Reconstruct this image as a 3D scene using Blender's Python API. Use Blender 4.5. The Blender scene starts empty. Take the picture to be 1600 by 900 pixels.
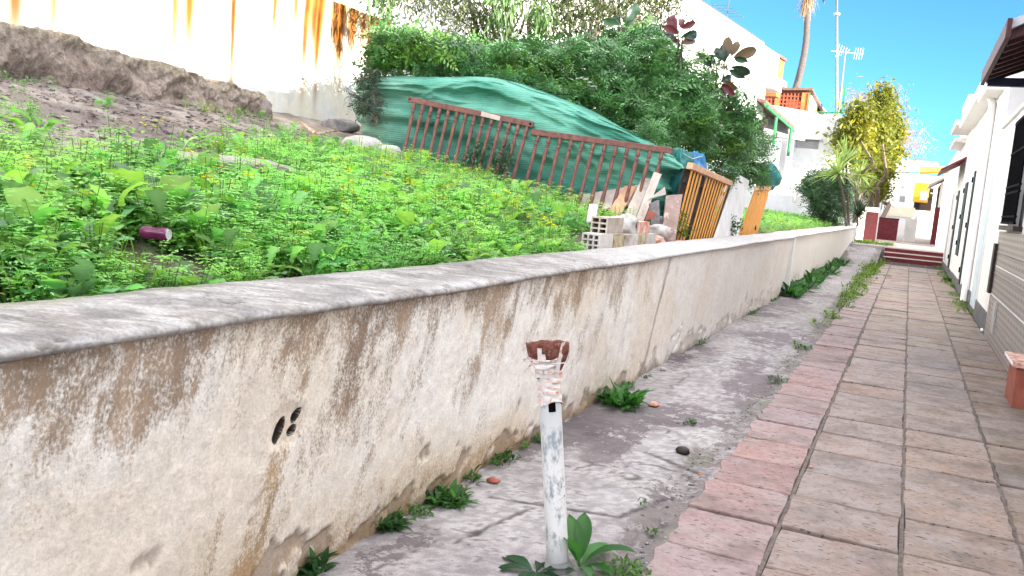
import bpy, math, random
import numpy as np
random.seed(7); rng = np.random.default_rng(7)
sc = bpy.context.scene; COL = sc.collection
PI = math.pi
# ------------------------------------------------------------------ camera
F = 1380.0; H = 1.55
def _n(v): v = np.array(v, float); return v/np.linalg.norm(v)
_ry = _n([1422-800, 343-450, F])
_up = np.cross(_ry, [1, math.tan(math.radians(5.0)), 0]); _up = _n(_up if _up[1] < 0 else -_up)
_rx = np.cross(_ry, _up); _rx = _rx if _rx[0] > 0 else -_rx
CM = np.stack([_rx, _ry, _up], 1)                      # world -> camera (x right, y down, z forward)
cam = bpy.data.cameras.new('camera'); cam_o = bpy.data.objects.new('camera', cam); COL.objects.link(cam_o)
cam.sensor_width = 36; cam.lens = 36*F/1600; cam.clip_end = 2000; cam.clip_start = 0.05
from mathutils import Matrix, Vector
m4 = Matrix.Identity(4)
for i in range(3):
    m4[i][0] = CM[0][i]; m4[i][1] = -CM[1][i]; m4[i][2] = -CM[2][i]
m4[2][3] = H
cam_o.matrix_world = m4
sc.camera = cam_o
O = np.array([0, 0, H])
def ray(px, py): return CM.T @ np.array([px-800., py-450., F])
def atx(px, py, x): r = ray(px, py); return O + r*(x/r[0])
def aty(px, py, y): r = ray(px, py); return O + r*(y/r[1])
def atz(px, py, z=0.): r = ray(px, py); return O + r*((z-H)/r[2])
def atd(px, py, d): r = ray(px, py); return O + r*(d/F)
# ------------------------------------------------------------------ sky, sun, exposure
SUN = _n([0.90, -0.44, 0.285])
el = math.asin(SUN[2]); az = math.atan2(SUN[0], SUN[1])
w = bpy.data.worlds.new('World'); sc.world = w; w.use_nodes = True
nt = w.node_tree; bg = nt.nodes['Background']
sky = nt.nodes.new('ShaderNodeTexSky'); sky.sky_type = 'NISHITA'; sky.sun_disc = False
sky.sun_elevation = el; sky.sun_rotation = az; sky.air_density = .6; sky.dust_density = 0.3; sky.ozone_density = 5.0
tc = nt.nodes.new('ShaderNodeTexCoord'); mp = nt.nodes.new('ShaderNodeMapping'); mp.inputs['Scale'].default_value = (1, 1, 2); mp.inputs['Location'].default_value = (108.99, 57.33, 29.61)
nz = nt.nodes.new('ShaderNodeTexNoise'); nz.inputs['Scale'].default_value = 1.5; nz.inputs['Detail'].default_value = 6; nz.inputs['Roughness'].default_value = .62
rp = nt.nodes.new('ShaderNodeValToRGB'); rp.color_ramp.elements[0].position = .45; rp.color_ramp.elements[1].position = .64
rp.color_ramp.elements[1].color = (1, 1, 1, 1)
mx = nt.nodes.new('ShaderNodeMixRGB'); mx.inputs[2].default_value = (21.5, 20.8, 20.3, 1)
nt.links.new(tc.outputs['Generated'], mp.inputs[0]); nt.links.new(mp.outputs[0], nz.inputs[0]); nt.links.new(nz.outputs[0], rp.inputs[0])
nt.links.new(rp.outputs[0], mx.inputs[0]); tn = nt.nodes.new('ShaderNodeMixRGB'); tn.blend_type = 'MULTIPLY'; tn.inputs[0].default_value = 1; tn.inputs[2].default_value = (.56, .83, .90, 1)
nt.links.new(sky.outputs[0], tn.inputs[1]); nt.links.new(tn.outputs[0], mx.inputs[1]); nt.links.new(mx.outputs[0], bg.inputs[0])
bg.inputs[1].default_value = 0.05
sun = bpy.data.lights.new('sun', 'SUN'); sun.energy = 2.3; sun.angle = math.radians(.5); sun.color = (1, .9, .76)
sun_o = bpy.data.objects.new('sun', sun); COL.objects.link(sun_o)
sun_o.rotation_euler = Vector(SUN).to_track_quat('Z', 'Y').to_euler()
sc.view_settings.view_transform = 'Standard'; sc.view_settings.look = 'None'; sc.view_settings.gamma = 1
sc.view_settings.exposure = 3.15
sc.render.engine = 'CYCLES'
sc.cycles.max_bounces = 6; sc.cycles.diffuse_bounces = 4; sc.cycles.transmission_bounces = 4; sc.cycles.transparent_max_bounces = 4
# ------------------------------------------------------------------ noise
def _hash(ix, iy, iz, s):
    h = (ix*374761393 + iy*668265263 + iz*2147483647 + s*1274126177) & 0xffffffff
    h = ((h ^ (h >> 13))*1274126177) & 0xffffffff
    h = h ^ (h >> 16)
    return (h & 0xffffff)/float(0xffffff)
def vnoise(x, y, z=0., s=0):
    x, y, z = np.broadcast_arrays(np.asarray(x, float), np.asarray(y, float), np.asarray(z, float))
    ix, iy, iz = (np.floor(v).astype(np.int64) for v in (x, y, z))
    fx, fy, fz = x-ix, y-iy, z-iz
    fx, fy, fz = (v*v*(3-2*v) for v in (fx, fy, fz))
    r = 0
    for dx in (0, 1):
        for dy in (0, 1):
            for dz in (0, 1):
                r = r + _hash(ix+dx, iy+dy, iz+dz, s)*np.where(dx, fx, 1-fx)*np.where(dy, fy, 1-fy)*np.where(dz, fz, 1-fz)
    return r
def fbm(x, y, z=0., o=4, s=0):
    a, t, r, f = .5, 0, 0, 1.
    for k in range(o):
        r = r + a*vnoise(np.asarray(x)*f, np.asarray(y)*f, np.asarray(z)*f, s+k*17); t += a; a *= .5; f *= 2.03
    return r/t
def sm(a, b, x): t = np.clip((x-a)/(b-a), 0, 1); return t*t*(3-2*t)
def mixc(c, d, m): return c*(1-m[..., None]) + np.array(d)*m[..., None]
# ------------------------------------------------------------------ materials
MATS = {}
def newmat(name):
    m = bpy.data.materials.new(name); m.use_nodes = True; MATS[name] = m
    return m, m.node_tree, m.node_tree.nodes['Principled BSDF']
def L(nt, a, b): nt.links.new(a, b)
def noise_node(nt, scale, detail=5, rough=.6, coord='Object', stretch=None):
    tcn = nt.nodes.new('ShaderNodeTexCoord'); mpn = nt.nodes.new('ShaderNodeMapping')
    oi = nt.nodes.new('ShaderNodeObjectInfo'); vm = nt.nodes.new('ShaderNodeVectorMath'); vm.operation = 'SCALE'
    cb = nt.nodes.new('ShaderNodeCombineXYZ')
    for i in range(3): L(nt, oi.outputs['Random'], cb.inputs[i])
    L(nt, cb.outputs[0], vm.inputs[0]); vm.inputs['Scale'].default_value = 37.
    L(nt, vm.outputs[0], mpn.inputs['Location'])
    if stretch: mpn.inputs['Scale'].default_value = stretch
    n = nt.nodes.new('ShaderNodeTexNoise'); n.inputs['Scale'].default_value = scale; n.inputs['Detail'].default_value = detail; n.inputs['Roughness'].default_value = rough
    L(nt, tcn.outputs[coord], mpn.inputs[0]); L(nt, mpn.outputs[0], n.inputs[0])
    return n
def bump(nt, b, src, strength=.3, dist=.01):
    bn = nt.nodes.new('ShaderNodeBump'); bn.inputs['Strength'].default_value = strength; bn.inputs['Distance'].default_value = dist
    L(nt, src, bn.inputs['Height']); L(nt, bn.outputs[0], b.inputs['Normal'])
def mat_noise(name, c1, c2, scale=8, rough=.8, bs=.3, bd=.01, detail=6, stretch=None, spec=.3, lo=.35, hi=.65, metal=0., c3=None, scale3=30, lo3=.55, hi3=.7):
    m, nt, b = newmat(name)
    n = noise_node(nt, scale, detail, .65, stretch=stretch)
    r = nt.nodes.new('ShaderNodeValToRGB'); r.color_ramp.elements[0].position = lo; r.color_ramp.elements[1].position = hi
    r.color_ramp.elements[0].color = (*c1, 1); r.color_ramp.elements[1].color = (*c2, 1)
    L(nt, n.outputs[0], r.inputs[0]); out = r.outputs[0]
    if c3:
        n3 = noise_node(nt, scale3, 6, .7, stretch=stretch); r3 = nt.nodes.new('ShaderNodeValToRGB')
        r3.color_ramp.elements[0].position = lo3; r3.color_ramp.elements[1].position = hi3
        L(nt, n3.outputs[0], r3.inputs[0]); mxn = nt.nodes.new('ShaderNodeMixRGB'); mxn.inputs[2].default_value = (*c3, 1)
        L(nt, r3.outputs[0], mxn.inputs[0]); L(nt, out, mxn.inputs[1]); out = mxn.outputs[0]
    L(nt, out, b.inputs['Base Color']); b.inputs['Roughness'].default_value = rough; b.inputs['Specular IOR Level'].default_value = spec
    b.inputs['Metallic'].default_value = metal
    if bs: 
        n2 = noise_node(nt, scale*4, 6, .7, stretch=stretch); bump(nt, b, n2.outputs[0], bs, bd)
    return m
def mat_attr(name, rough=.85, nscale=60, nlo=.75, nhi=1.2, bs=.4, bd=.006, spec=.25, use_obj=False, stretch=None):
    m, nt, b = newmat(name)
    if use_obj:
        a = nt.nodes.new('ShaderNodeObjectInfo'); src = a.outputs['Color']
    else:
        a = nt.nodes.new('ShaderNodeAttribute'); a.attribute_name = 'col'; src = a.outputs['Color']
    n = noise_node(nt, nscale, 8, .7, stretch=stretch)
    mr = nt.nodes.new('ShaderNodeMapRange'); mr.inputs[1].default_value = .3; mr.inputs[2].default_value = .7; mr.inputs[3].default_value = nlo; mr.inputs[4].default_value = nhi
    L(nt, n.outputs[0], mr.inputs[0])
    vm = nt.nodes.new('ShaderNodeVectorMath'); vm.operation = 'SCALE'; L(nt, src, vm.inputs[0]); L(nt, mr.outputs[0], vm.inputs['Scale'])
    L(nt, vm.outputs[0], b.inputs['Base Color']); b.inputs['Roughness'].default_value = rough; b.inputs['Specular IOR Level'].default_value = spec
    if bs: bump(nt, b, n.outputs[0], bs, bd)
    return m
def mat_leaf(name, trans=.5, rough=.45, spec=.35, const=None):
    m, nt, b = newmat(name)
    if const:
        n = noise_node(nt, 9, 3); r = nt.nodes.new('ShaderNodeValToRGB'); r.color_ramp.elements[0].color = (*[c*.75 for c in const], 1); r.color_ramp.elements[1].color = (*[min(1, c*1.25) for c in const], 1)
        L(nt, n.outputs[0], r.inputs[0]); src = r.outputs[0]
    else:
        a = nt.nodes.new('ShaderNodeAttribute'); a.attribute_name = 'col'; src = a.outputs['Color']
    L(nt, src, b.inputs['Base Color']); b.inputs['Roughness'].default_value = rough; b.inputs['Specular IOR Level'].default_value = spec
    t = nt.nodes.new('ShaderNodeBsdfTranslucent'); vm = nt.nodes.new('ShaderNodeVectorMath'); vm.operation = 'MULTIPLY'
    vm.inputs[1].default_value = (1.1, 1.3, .8); L(nt, src, vm.inputs[0]); L(nt, vm.outputs[0], t.inputs[0])
    ms = nt.nodes.new('ShaderNodeMixShader'); ms.inputs[0].default_value = trans
    L(nt, b.outputs[0], ms.inputs[1]); L(nt, t.outputs[0], ms.inputs[2])
    L(nt, ms.outputs[0], nt.nodes['Material Output'].inputs[0])
    return m
def mat_flat(name, c, rough=.6, spec=.3, bs=.1, metal=0.):
    return mat_noise(name, tuple(x*.86 for x in c), tuple(min(1, x*1.1) for x in c), 6, rough, bs, .004, spec=spec, metal=metal)

M_wall = mat_attr('wall_plaster', .9, 70, .80, 1.16, .55, .008, .15)
def stain_layer(mat, f1, f2, w2, soft, st1=(1, 1, .7), st2=(1, 1, .5)):
    nt = mat.node_tree; b = nt.nodes['Principled BSDF']; cur = b.inputs['Base Color'].links[0].from_socket
    a = nt.nodes.new('ShaderNodeAttribute'); a.attribute_name = 'stain'
    n = noise_node(nt, f1, 9, .75, stretch=st1); mr = nt.nodes.new('ShaderNodeMapRange'); mr.inputs[1].default_value = .33; mr.inputs[2].default_value = .67; L(nt, n.outputs[0], mr.inputs[0])
    n2 = noise_node(nt, f2, 6, .7, stretch=st2); mr2 = nt.nodes.new('ShaderNodeMapRange'); mr2.inputs[1].default_value = .33; mr2.inputs[2].default_value = .67; L(nt, n2.outputs[0], mr2.inputs[0])
    av = nt.nodes.new('ShaderNodeMix'); av.data_type = 'FLOAT'; av.inputs[0].default_value = w2; L(nt, mr.outputs[0], av.inputs[2]); L(nt, mr2.outputs[0], av.inputs[3])
    sb = nt.nodes.new('ShaderNodeMath'); sb.operation = 'SUBTRACT'; sb.inputs[0].default_value = 1.0; L(nt, a.outputs['Alpha'], sb.inputs[1])
    lo = nt.nodes.new('ShaderNodeMath'); lo.operation = 'SUBTRACT'; lo.inputs[1].default_value = soft; L(nt, sb.outputs[0], lo.inputs[0])
    hi = nt.nodes.new('ShaderNodeMath'); hi.operation = 'ADD'; hi.inputs[1].default_value = soft; L(nt, sb.outputs[0], hi.inputs[0])
    st = nt.nodes.new('ShaderNodeMapRange'); st.interpolation_type = 'SMOOTHSTEP'; L(nt, av.outputs[0], st.inputs[0]); L(nt, lo.outputs[0], st.inputs[1]); L(nt, hi.outputs[0], st.inputs[2])
    ml = nt.nodes.new('ShaderNodeMath'); ml.operation = 'MULTIPLY'; ml.inputs[1].default_value = .92; L(nt, st.outputs[0], ml.inputs[0])
    mxn = nt.nodes.new('ShaderNodeMixRGB'); L(nt, ml.outputs[0], mxn.inputs[0]); L(nt, cur, mxn.inputs[1]); mr3 = nt.nodes.new('ShaderNodeMapRange'); mr3.inputs[3].default_value = .72; mr3.inputs[4].default_value = 1.4; L(nt, n2.outputs[0], mr3.inputs[0]); mr3.inputs[1].default_value = .35; mr3.inputs[2].default_value = .65
    vs = nt.nodes.new('ShaderNodeVectorMath'); vs.operation = 'SCALE'; L(nt, a.outputs['Color'], vs.inputs[0]); L(nt, mr3.outputs[0], vs.inputs['Scale']); L(nt, vs.outputs[0], mxn.inputs[2])
    L(nt, mxn.outputs[0], b.inputs['Base Color'])
stain_layer(M_wall, 100, 17, .4, .26)
M_coping = mat_attr('coping_cement', .9, 70, .62, 1.25, .7, .01, .2)
M_conc = mat_attr('concrete', .85, 90, .74, 1.2, .4, .005, .25)
stain_layer(M_conc, 55, 9, .62, .10, (1, 1, 1), (1, 1, 1))
M_grit = mat_attr('grit', .9, 60, .7, 1.2, .4, .005, .2)
M_soil = mat_attr('soil', .95, 75, .55, 1.4, .9, .03, .1)
M_rustwall = mat_attr('stained_wall', .85, 12, .9, 1.06, .25, .01, .2)
M_bank = mat_attr('rubble', .95, 26, .5, 1.4, 1., .06, .1)
M_joint = mat_noise('joint_dirt', (.03, .024, .022), (.075, .06, .052), 25, .95, .5, .01, c3=(.075, .085, .02), scale3=1.3, lo3=.55, hi3=.8)
M_ground = mat_noise('ground_earth', (.10, .08, .06), (.2, .17, .13), 3, .95, .5, .02)
M_white = mat_noise('white_wash', (.70, .69, .66), (.82, .81, .79), 2.5, .8, .25, .006, c3=(.55, .52, .47), scale3=5, lo3=.62, hi3=.9)
M_white2 = mat_noise('white_paint', (.74, .73, .71), (.82, .81, .80), 4, .6, .15, .004)
M_cream = mat_noise('cream_wall', (.72, .63, .47), (.8, .72, .56), 3, .85, .2, .006)
M_plinth = mat_noise('dark_plinth', (.07, .075, .08), (.16, .16, .165), 9, .85, .4, .01)
M_greendoor = mat_flat('dark_green_paint', (.012, .03, .034), .5, .2)
M_paleblue = mat_flat('pale_blue_paint', (.5, .6, .66), .5)
M_redpaint = mat_noise('red_paint', (.11, .012, .02), (.17, .022, .03), 7, .6, .3, .006, c3=(.25, .12, .11), scale3=18, lo3=.6, hi3=.8)
M_tread = mat_noise('worn_tread', (.5, .42, .36), (.66, .58, .5), 8, .8, .3, .006)
M_black = mat_flat('black_iron', (.003, .003, .004), .8, .04)
M_darkwood = mat_noise('dark_wood', (.014, .009, .008), (.035, .02, .016), 10, .6, .3, .005)
M_eavewood = mat_noise('eave_wood', (.035, .01, .01), (.075, .02, .02), 10, .6, .3, .005, stretch=(3, 1, 1))
M_terra = mat_noise('terracotta', (.26, .07, .045), (.38, .12, .075), 8, .6, .2, .004)
M_yellow = mat_flat('yellow_paint', (.8, .42, .02), .5)
M_orange = mat_noise('orange_render', (.42, .13, .04), (.55, .19, .06), 5, .8, .2, .005)
M_lattice = mat_noise('clay_lattice', (.26, .055, .025), (.36, .09, .045), 12, .8, .2, .005)
M_greenmetal = mat_flat('green_metal', (.03, .20, .07), .45)
M_roofbrown = mat_noise('brown_roof', (.10, .06, .05), (.2, .12, .09), 9, .85, .3, .008)
M_grey = mat_flat('grey_metal', (.5, .5, .5), .5)
M_palegrey = mat_flat('pale_pole', (.20, .20, .215), .6)
M_rail = mat_noise('rail_wood', (.13, .05, .044), (.235, .105, .085), 14, .55, .4, .004, c3=(.22, .10, .04), scale3=7, lo3=.5, hi3=.75)
M_slat = mat_noise('orange_wood', (.56, .22, .03), (.70, .32, .055), 12, .6, .4, .004, stretch=(6, 6, 1), c3=(.22, .09, .02), scale3=9, lo3=.6, hi3=.8)
M_slatrail = mat_noise('pale_orange_wood', (.5, .27, .15), (.68, .42, .26), 12, .7, .4, .004)
M_board = mat_noise('pale_board', (.45, .37, .31), (.62, .54, .47), 9, .8, .3, .004, c3=(.3, .2, .15), scale3=5, lo3=.6, hi3=.75)
M_whiteboard = mat_noise('white_board', (.60, .59, .57), (.74, .73, .71), 4, .7, .2, .003, c3=(.2, .15, .12), scale3=10, lo3=.68, hi3=.75)
M_marble = mat_noise('brown_slab', (.2, .13, .105), (.31, .215, .18), 5, .5, .2, .003, c3=(.45, .36, .32), scale3=9, lo3=.56, hi3=.62)
M_brick = mat_noise('pale_brick', (.40, .33, .27), (.58, .52, .45), 14, .9, .5, .006, c3=(.3, .2, .09), scale3=8, lo3=.52, hi3=.7)
M_brickyellow = mat_noise('stained_brick', (.34, .27, .15), (.52, .45, .33), 10, .9, .5, .006, c3=(.2, .13, .06), scale3=7, lo3=.5, hi3=.65)
M_brickwhite = mat_noise('whitish_brick', (.46, .42, .38), (.64, .6, .56), 12, .9, .5, .006, c3=(.3, .24, .16), scale3=6, lo3=.55, hi3=.7)
M_brickred = mat_noise('brick_red', (.42, .14, .09), (.58, .3, .22), 14, .9, .5, .006, c3=(.66, .56, .48), scale3=9, lo3=.45, hi3=.6)
M_rock = mat_noise('white_rock', (.38, .36, .33), (.58, .55, .52), 8, .9, .8, .02)
M_greyrock = mat_noise('grey_rubble', (.15, .14, .14), (.3, .28, .27), 10, .9, .6, .015)
M_tarp = mat_noise('blue_tarp', (.02, .13, .30), (.05, .24, .42), 8, .45, .3, .006)
M_tealbag = mat_noise('teal_bag', (.012, .11, .10), (.03, .2, .17), 8, .6, .4, .01)
M_purple = mat_noise('purple_can', (.10, .008, .05), (.2, .025, .11), 8, .25, .1, .002, spec=.6)
M_rust = mat_noise('rust', (.08, .025, .018), (.24, .09, .06), 40, .9, .8, .006, c3=(.4, .28, .22), scale3=60, lo3=.58, hi3=.7)
M_bark = mat_noise('bark', (.12, .085, .06), (.26, .2, .16), 10, .95, .6, .01, stretch=(1, 1, .25))
M_palmbark = mat_noise('palm_bark', (.07, .058, .056), (.14, .12, .11), 8, .95, .6, .02, stretch=(1, 1, 5))
M_tile = mat_attr('paver', .75, 26, .7, 1.2, .5, .006, .3, use_obj=True)
M_leaf = mat_leaf('weed_leaf'); M_hedge = mat_leaf('hedge_leaf', .16, .32, .5); M_tree = mat_leaf('tree_leaf', .4)
M_flower = mat_leaf('flower', .3, .6, .2, const=(.78, .66, .02))
M_rubber = mat_leaf('rubber_leaf', .12, .25, .5, const=(.018, .045, .022))
M_rubberred = mat_leaf('rubber_leaf_red', .3, .3, .5, const=(.13, .022, .028))
M_rubbertan = mat_leaf('rubber_leaf_back', .15, .45, .35, const=(.12, .075, .035))
# paver: add pits, dark dots and blotches
def tile_extra():
    nt = M_tile.node_tree; b = nt.nodes['Principled BSDF']; cur = b.inputs['Base Color'].links[0].from_socket
    n1 = noise_node(nt, 5, 4, .6); r1 = nt.nodes.new('ShaderNodeValToRGB'); r1.color_ramp.elements[0].position = .38; r1.color_ramp.elements[1].position = .68
    mxa = nt.nodes.new('ShaderNodeMixRGB'); mxa.blend_type = 'MIX'; mxa.inputs[2].default_value = (.35, .31, .29, 1); L(nt, n1.outputs[0], r1.inputs[0])
    ml = nt.nodes.new('ShaderNodeMath'); ml.operation = 'MULTIPLY'; ml.inputs[1].default_value = .55; L(nt, r1.outputs[0], ml.inputs[0])
    L(nt, ml.outputs[0], mxa.inputs[0]); L(nt, cur, mxa.inputs[1])
    n2 = noise_node(nt, 38, 3, .5, stretch=(.6, 1.7, 1)); r2 = nt.nodes.new('ShaderNodeValToRGB'); r2.color_ramp.elements[0].position = .615; r2.color_ramp.elements[1].position = .66
    L(nt, n2.outputs[0], r2.inputs[0])
    mxb = nt.nodes.new('ShaderNodeMixRGB'); mxb.inputs[2].default_value = (.07, .055, .05, 1); L(nt, r2.outputs[0], mxb.inputs[0]); L(nt, mxa.outputs[0], mxb.inputs[1])
    n3 = noise_node(nt, 2.6, 5, .7); r3 = nt.nodes.new('ShaderNodeValToRGB'); r3.color_ramp.elements[0].position = .46; r3.color_ramp.elements[1].position = .72; r3.color_ramp.elements[1].color = (.75, .75, .75, 1)
    L(nt, n3.outputs[0], r3.inputs[0])
    mxd = nt.nodes.new('ShaderNodeMixRGB'); mxd.inputs[2].default_value = (.095, .07, .058, 1); L(nt, r3.outputs[0], mxd.inputs[0]); L(nt, mxb.outputs[0], mxd.inputs[1])
    L(nt, mxd.outputs[0], b.inputs['Base Color'])
tile_extra()
def make_net():
    m, nt, b = newmat('shade_net')
    a = nt.nodes.new('ShaderNodeAttribute'); a.attribute_name = 'col'
    tcn = nt.nodes.new('ShaderNodeTexCoord'); wv = nt.nodes.new('ShaderNodeTexWave'); wv.bands_direction = 'Z'; wv.inputs['Scale'].default_value = 13; wv.inputs['Distortion'].default_value = 5.5; wv.inputs['Detail'].default_value = 3; wv.inputs['Detail Scale'].default_value = .7
    L(nt, tcn.outputs['Object'], wv.inputs[0])
    mr = nt.nodes.new('ShaderNodeMapRange'); mr.inputs[3].default_value = .86; mr.inputs[4].default_value = 1.08; L(nt, wv.outputs['Fac'], mr.inputs[0])
    n = noise_node(nt, 5, 5); mr2 = nt.nodes.new('ShaderNodeMapRange'); mr2.inputs[3].default_value = .7; mr2.inputs[4].default_value = 1.3; L(nt, n.outputs[0], mr2.inputs[0])
    mu = nt.nodes.new('ShaderNodeMath'); mu.operation = 'MULTIPLY'; L(nt, mr.outputs[0], mu.inputs[0]); L(nt, mr2.outputs[0], mu.inputs[1])
    vm = nt.nodes.new('ShaderNodeVectorMath'); vm.operation = 'SCALE'; L(nt, a.outputs['Color'], vm.inputs[0]); L(nt, mu.outputs[0], vm.inputs['Scale'])
    L(nt, vm.outputs[0], b.inputs['Base Color']); b.inputs['Roughness'].default_value = .7; b.inputs['Specular IOR Level'].default_value = .25
    bump(nt, b, wv.outputs['Fac'], .3, .012)
    return m
M_net = make_net()
# ------------------------------------------------------------------ object helpers
def tag(o, label=None, cat=None, group=None, kind=None):
    if label: o['label'] = label
    if cat: o['category'] = cat
    if group: o['group'] = group
    if kind: o['kind'] = kind
    return o
def empty(name, loc=(0, 0, 0), rz=0, label=None, cat=None, group=None, kind=None):
    o = bpy.data.objects.new(name, None); COL.objects.link(o); o.location = loc; o.rotation_euler = (0, 0, rz); o.empty_display_size = .1
    return tag(o, label, cat, group, kind)
def link(name, me, mat, parent=None, loc=None):
    o = bpy.data.objects.new(name, me); COL.objects.link(o)
    if mat and not me.materials: me.materials.append(mat)
    if parent: o.parent = parent
    if loc is not None: o.location = loc
    return o
def npmesh(name, V, T, Cc=None, smooth=False):
    V = np.ascontiguousarray(V, np.float32); T = np.ascontiguousarray(T, np.int32); k = T.shape[1]
    me = bpy.data.meshes.new(name)
    me.vertices.add(len(V)); me.vertices.foreach_set('co', V.ravel())
    me.loops.add(T.size); me.loops.foreach_set('vertex_index', T.ravel())
    me.polygons.add(len(T)); me.polygons.foreach_set('loop_start', np.arange(0, T.size, k, dtype=np.int32))
    if smooth: me.polygons.foreach_set('use_smooth', np.ones(len(T), bool))
    me.update(calc_edges=True)
    if Cc is not None:
        a = me.attributes.new('col', 'FLOAT_COLOR', 'POINT')
        c4 = np.ones((len(V), 4), np.float32); c4[:, :3] = Cc; a.data.foreach_set('color', c4.ravel())
    return me
class MB:
    def __init__(s): s.v = []; s.f = []
    def add(s, vs, fs):
        b = len(s.v); s.v += [tuple(map(float, p)) for p in vs]; s.f += [tuple(b+i for i in f) for f in fs]; return s
    def box(s, x0, x1, y0, y1, z0, z1):
        return s.add([(x0,y0,z0),(x1,y0,z0),(x1,y1,z0),(x0,y1,z0),(x0,y0,z1),(x1,y0,z1),(x1,y1,z1),(x0,y1,z1)],
                     [(0,3,2,1),(4,5,6,7),(0,1,5,4),(1,2,6,5),(2,3,7,6),(3,0,4,7)])
    def quad_prism(s, a, b, c, d, t):          # corners of the front face, thickness vector t
        a, b, c, d, t = (np.array(x, float) for x in (a, b, c, d, t))
        return s.add([a,b,c,d,a+t,b+t,c+t,d+t], [(0,1,2,3),(7,6,5,4),(0,4,5,1),(1,5,6,2),(2,6,7,3),(3,7,4,0)])
    def tube(s, pts, rad, n=8, caps=True):
        pts = [np.array(p, float) for p in pts]; rad = rad if hasattr(rad, '__len__') else [rad]*len(pts)
        vs = []; fs = []; up = np.array([0, 0, 1.])
        for i, p in enumerate(pts):
            d = _n(pts[min(i+1, len(pts)-1)]-pts[max(i-1, 0)])
            if abs(d[2]) > .95: up0 = np.array([0, 1., 0])
            else: up0 = up
            a = _n(np.cross(d, up0)); b = np.cross(a, d)
            for k in range(n): vs.append(p + rad[i]*(a*math.cos(2*PI*k/n)+b*math.sin(2*PI*k/n)))
        for i in range(len(pts)-1):
            for k in range(n): fs.append((i*n+k, i*n+(k+1) % n, (i+1)*n+(k+1) % n, (i+1)*n+k))
        if caps: fs.append(tuple(range(n))); fs.append(tuple(reversed(range((len(pts)-1)*n, len(pts)*n))))
        return s.add(vs, fs)
    def lathe(s, prof, n=10, c=(0, 0, 0)):
        vs = []; fs = []
        for r, z in prof:
            for k in range(n): vs.append((c[0]+r*math.cos(2*PI*k/n), c[1]+r*math.sin(2*PI*k/n), c[2]+z))
        for i in range(len(prof)-1):
            for k in range(n): fs.append((i*n+k, i*n+(k+1) % n, (i+1)*n+(k+1) % n, (i+1)*n+k))
        fs.append(tuple(reversed(range(n)))); fs.append(tuple(range((len(prof)-1)*n, len(prof)*n)))
        return s.add(vs, fs)
    def mesh(s, name, smooth=False, bevel=0):
        me = bpy.data.meshes.new(name); me.from_pydata(s.v, [], s.f)
        if bevel:
            import bmesh
            bm = bmesh.new(); bm.from_mesh(me); bmesh.ops.bevel(bm, geom=bm.edges[:], offset=bevel, segments=1, affect='EDGES', clamp_overlap=True); bm.to_mesh(me); bm.free()
        if smooth: me.polygons.foreach_set('use_smooth', [True]*len(me.polygons))
        me.update(); return me
    def build(s, name, mat, parent=None, loc=None, smooth=False, bevel=0): return link(name, s.mesh(name, smooth, bevel), mat, parent, loc)
def bx(name, mat, parent, *a, bevel=0): return MB().box(*a).build(name, mat, parent, bevel=bevel)
def lump(name, mat, c, r, seed, parent=None, amp=.35, n=14, flat=0.):       # irregular stone
    a, b = np.meshgrid(np.linspace(0, PI, n), np.linspace(0, 2*PI, 2*n, endpoint=False), indexing='ij')
    d = np.stack([np.sin(a)*np.cos(b), np.sin(a)*np.sin(b), np.cos(a)], -1)
    k = 1 + amp*(fbm(d[..., 0]*1.7+seed, d[..., 1]*1.7, d[..., 2]*1.7, 3, seed)-.5)*2
    V = np.sign(d)*np.abs(d)**.75*k[..., None]*np.array(r)
    if flat: V[..., 2] = np.where(V[..., 2] < -flat*r[2], -flat*r[2], V[..., 2])
    idx = np.arange(n*2*n).reshape(n, 2*n); q = np.stack([idx[:-1], idx[1:], np.roll(idx, -1, 1)[1:], np.roll(idx, -1, 1)[:-1]], -1).reshape(-1, 4)
    return link(name, npmesh(name, V.reshape(-1, 3), q, None, False), mat, parent, c)
def gridmesh(name, P, Cc, mat, parent=None, smooth=True, flip=False):
    r, c = P.shape[:2]; idx = np.arange(r*c).reshape(r, c)
    q = np.stack([idx[:-1, :-1], idx[1:, :-1], idx[1:, 1:], idx[:-1, 1:]], -1).reshape(-1, 4)
    if flip: q = q[:, ::-1]
    return link(name, npmesh(name, P.reshape(-1, 3), q, None if Cc is None else Cc.reshape(-1, 3), smooth), mat, parent)
def copyo(o, parent=None):
    c = o.copy(); COL.objects.link(c); c.parent = parent; return c
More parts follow.
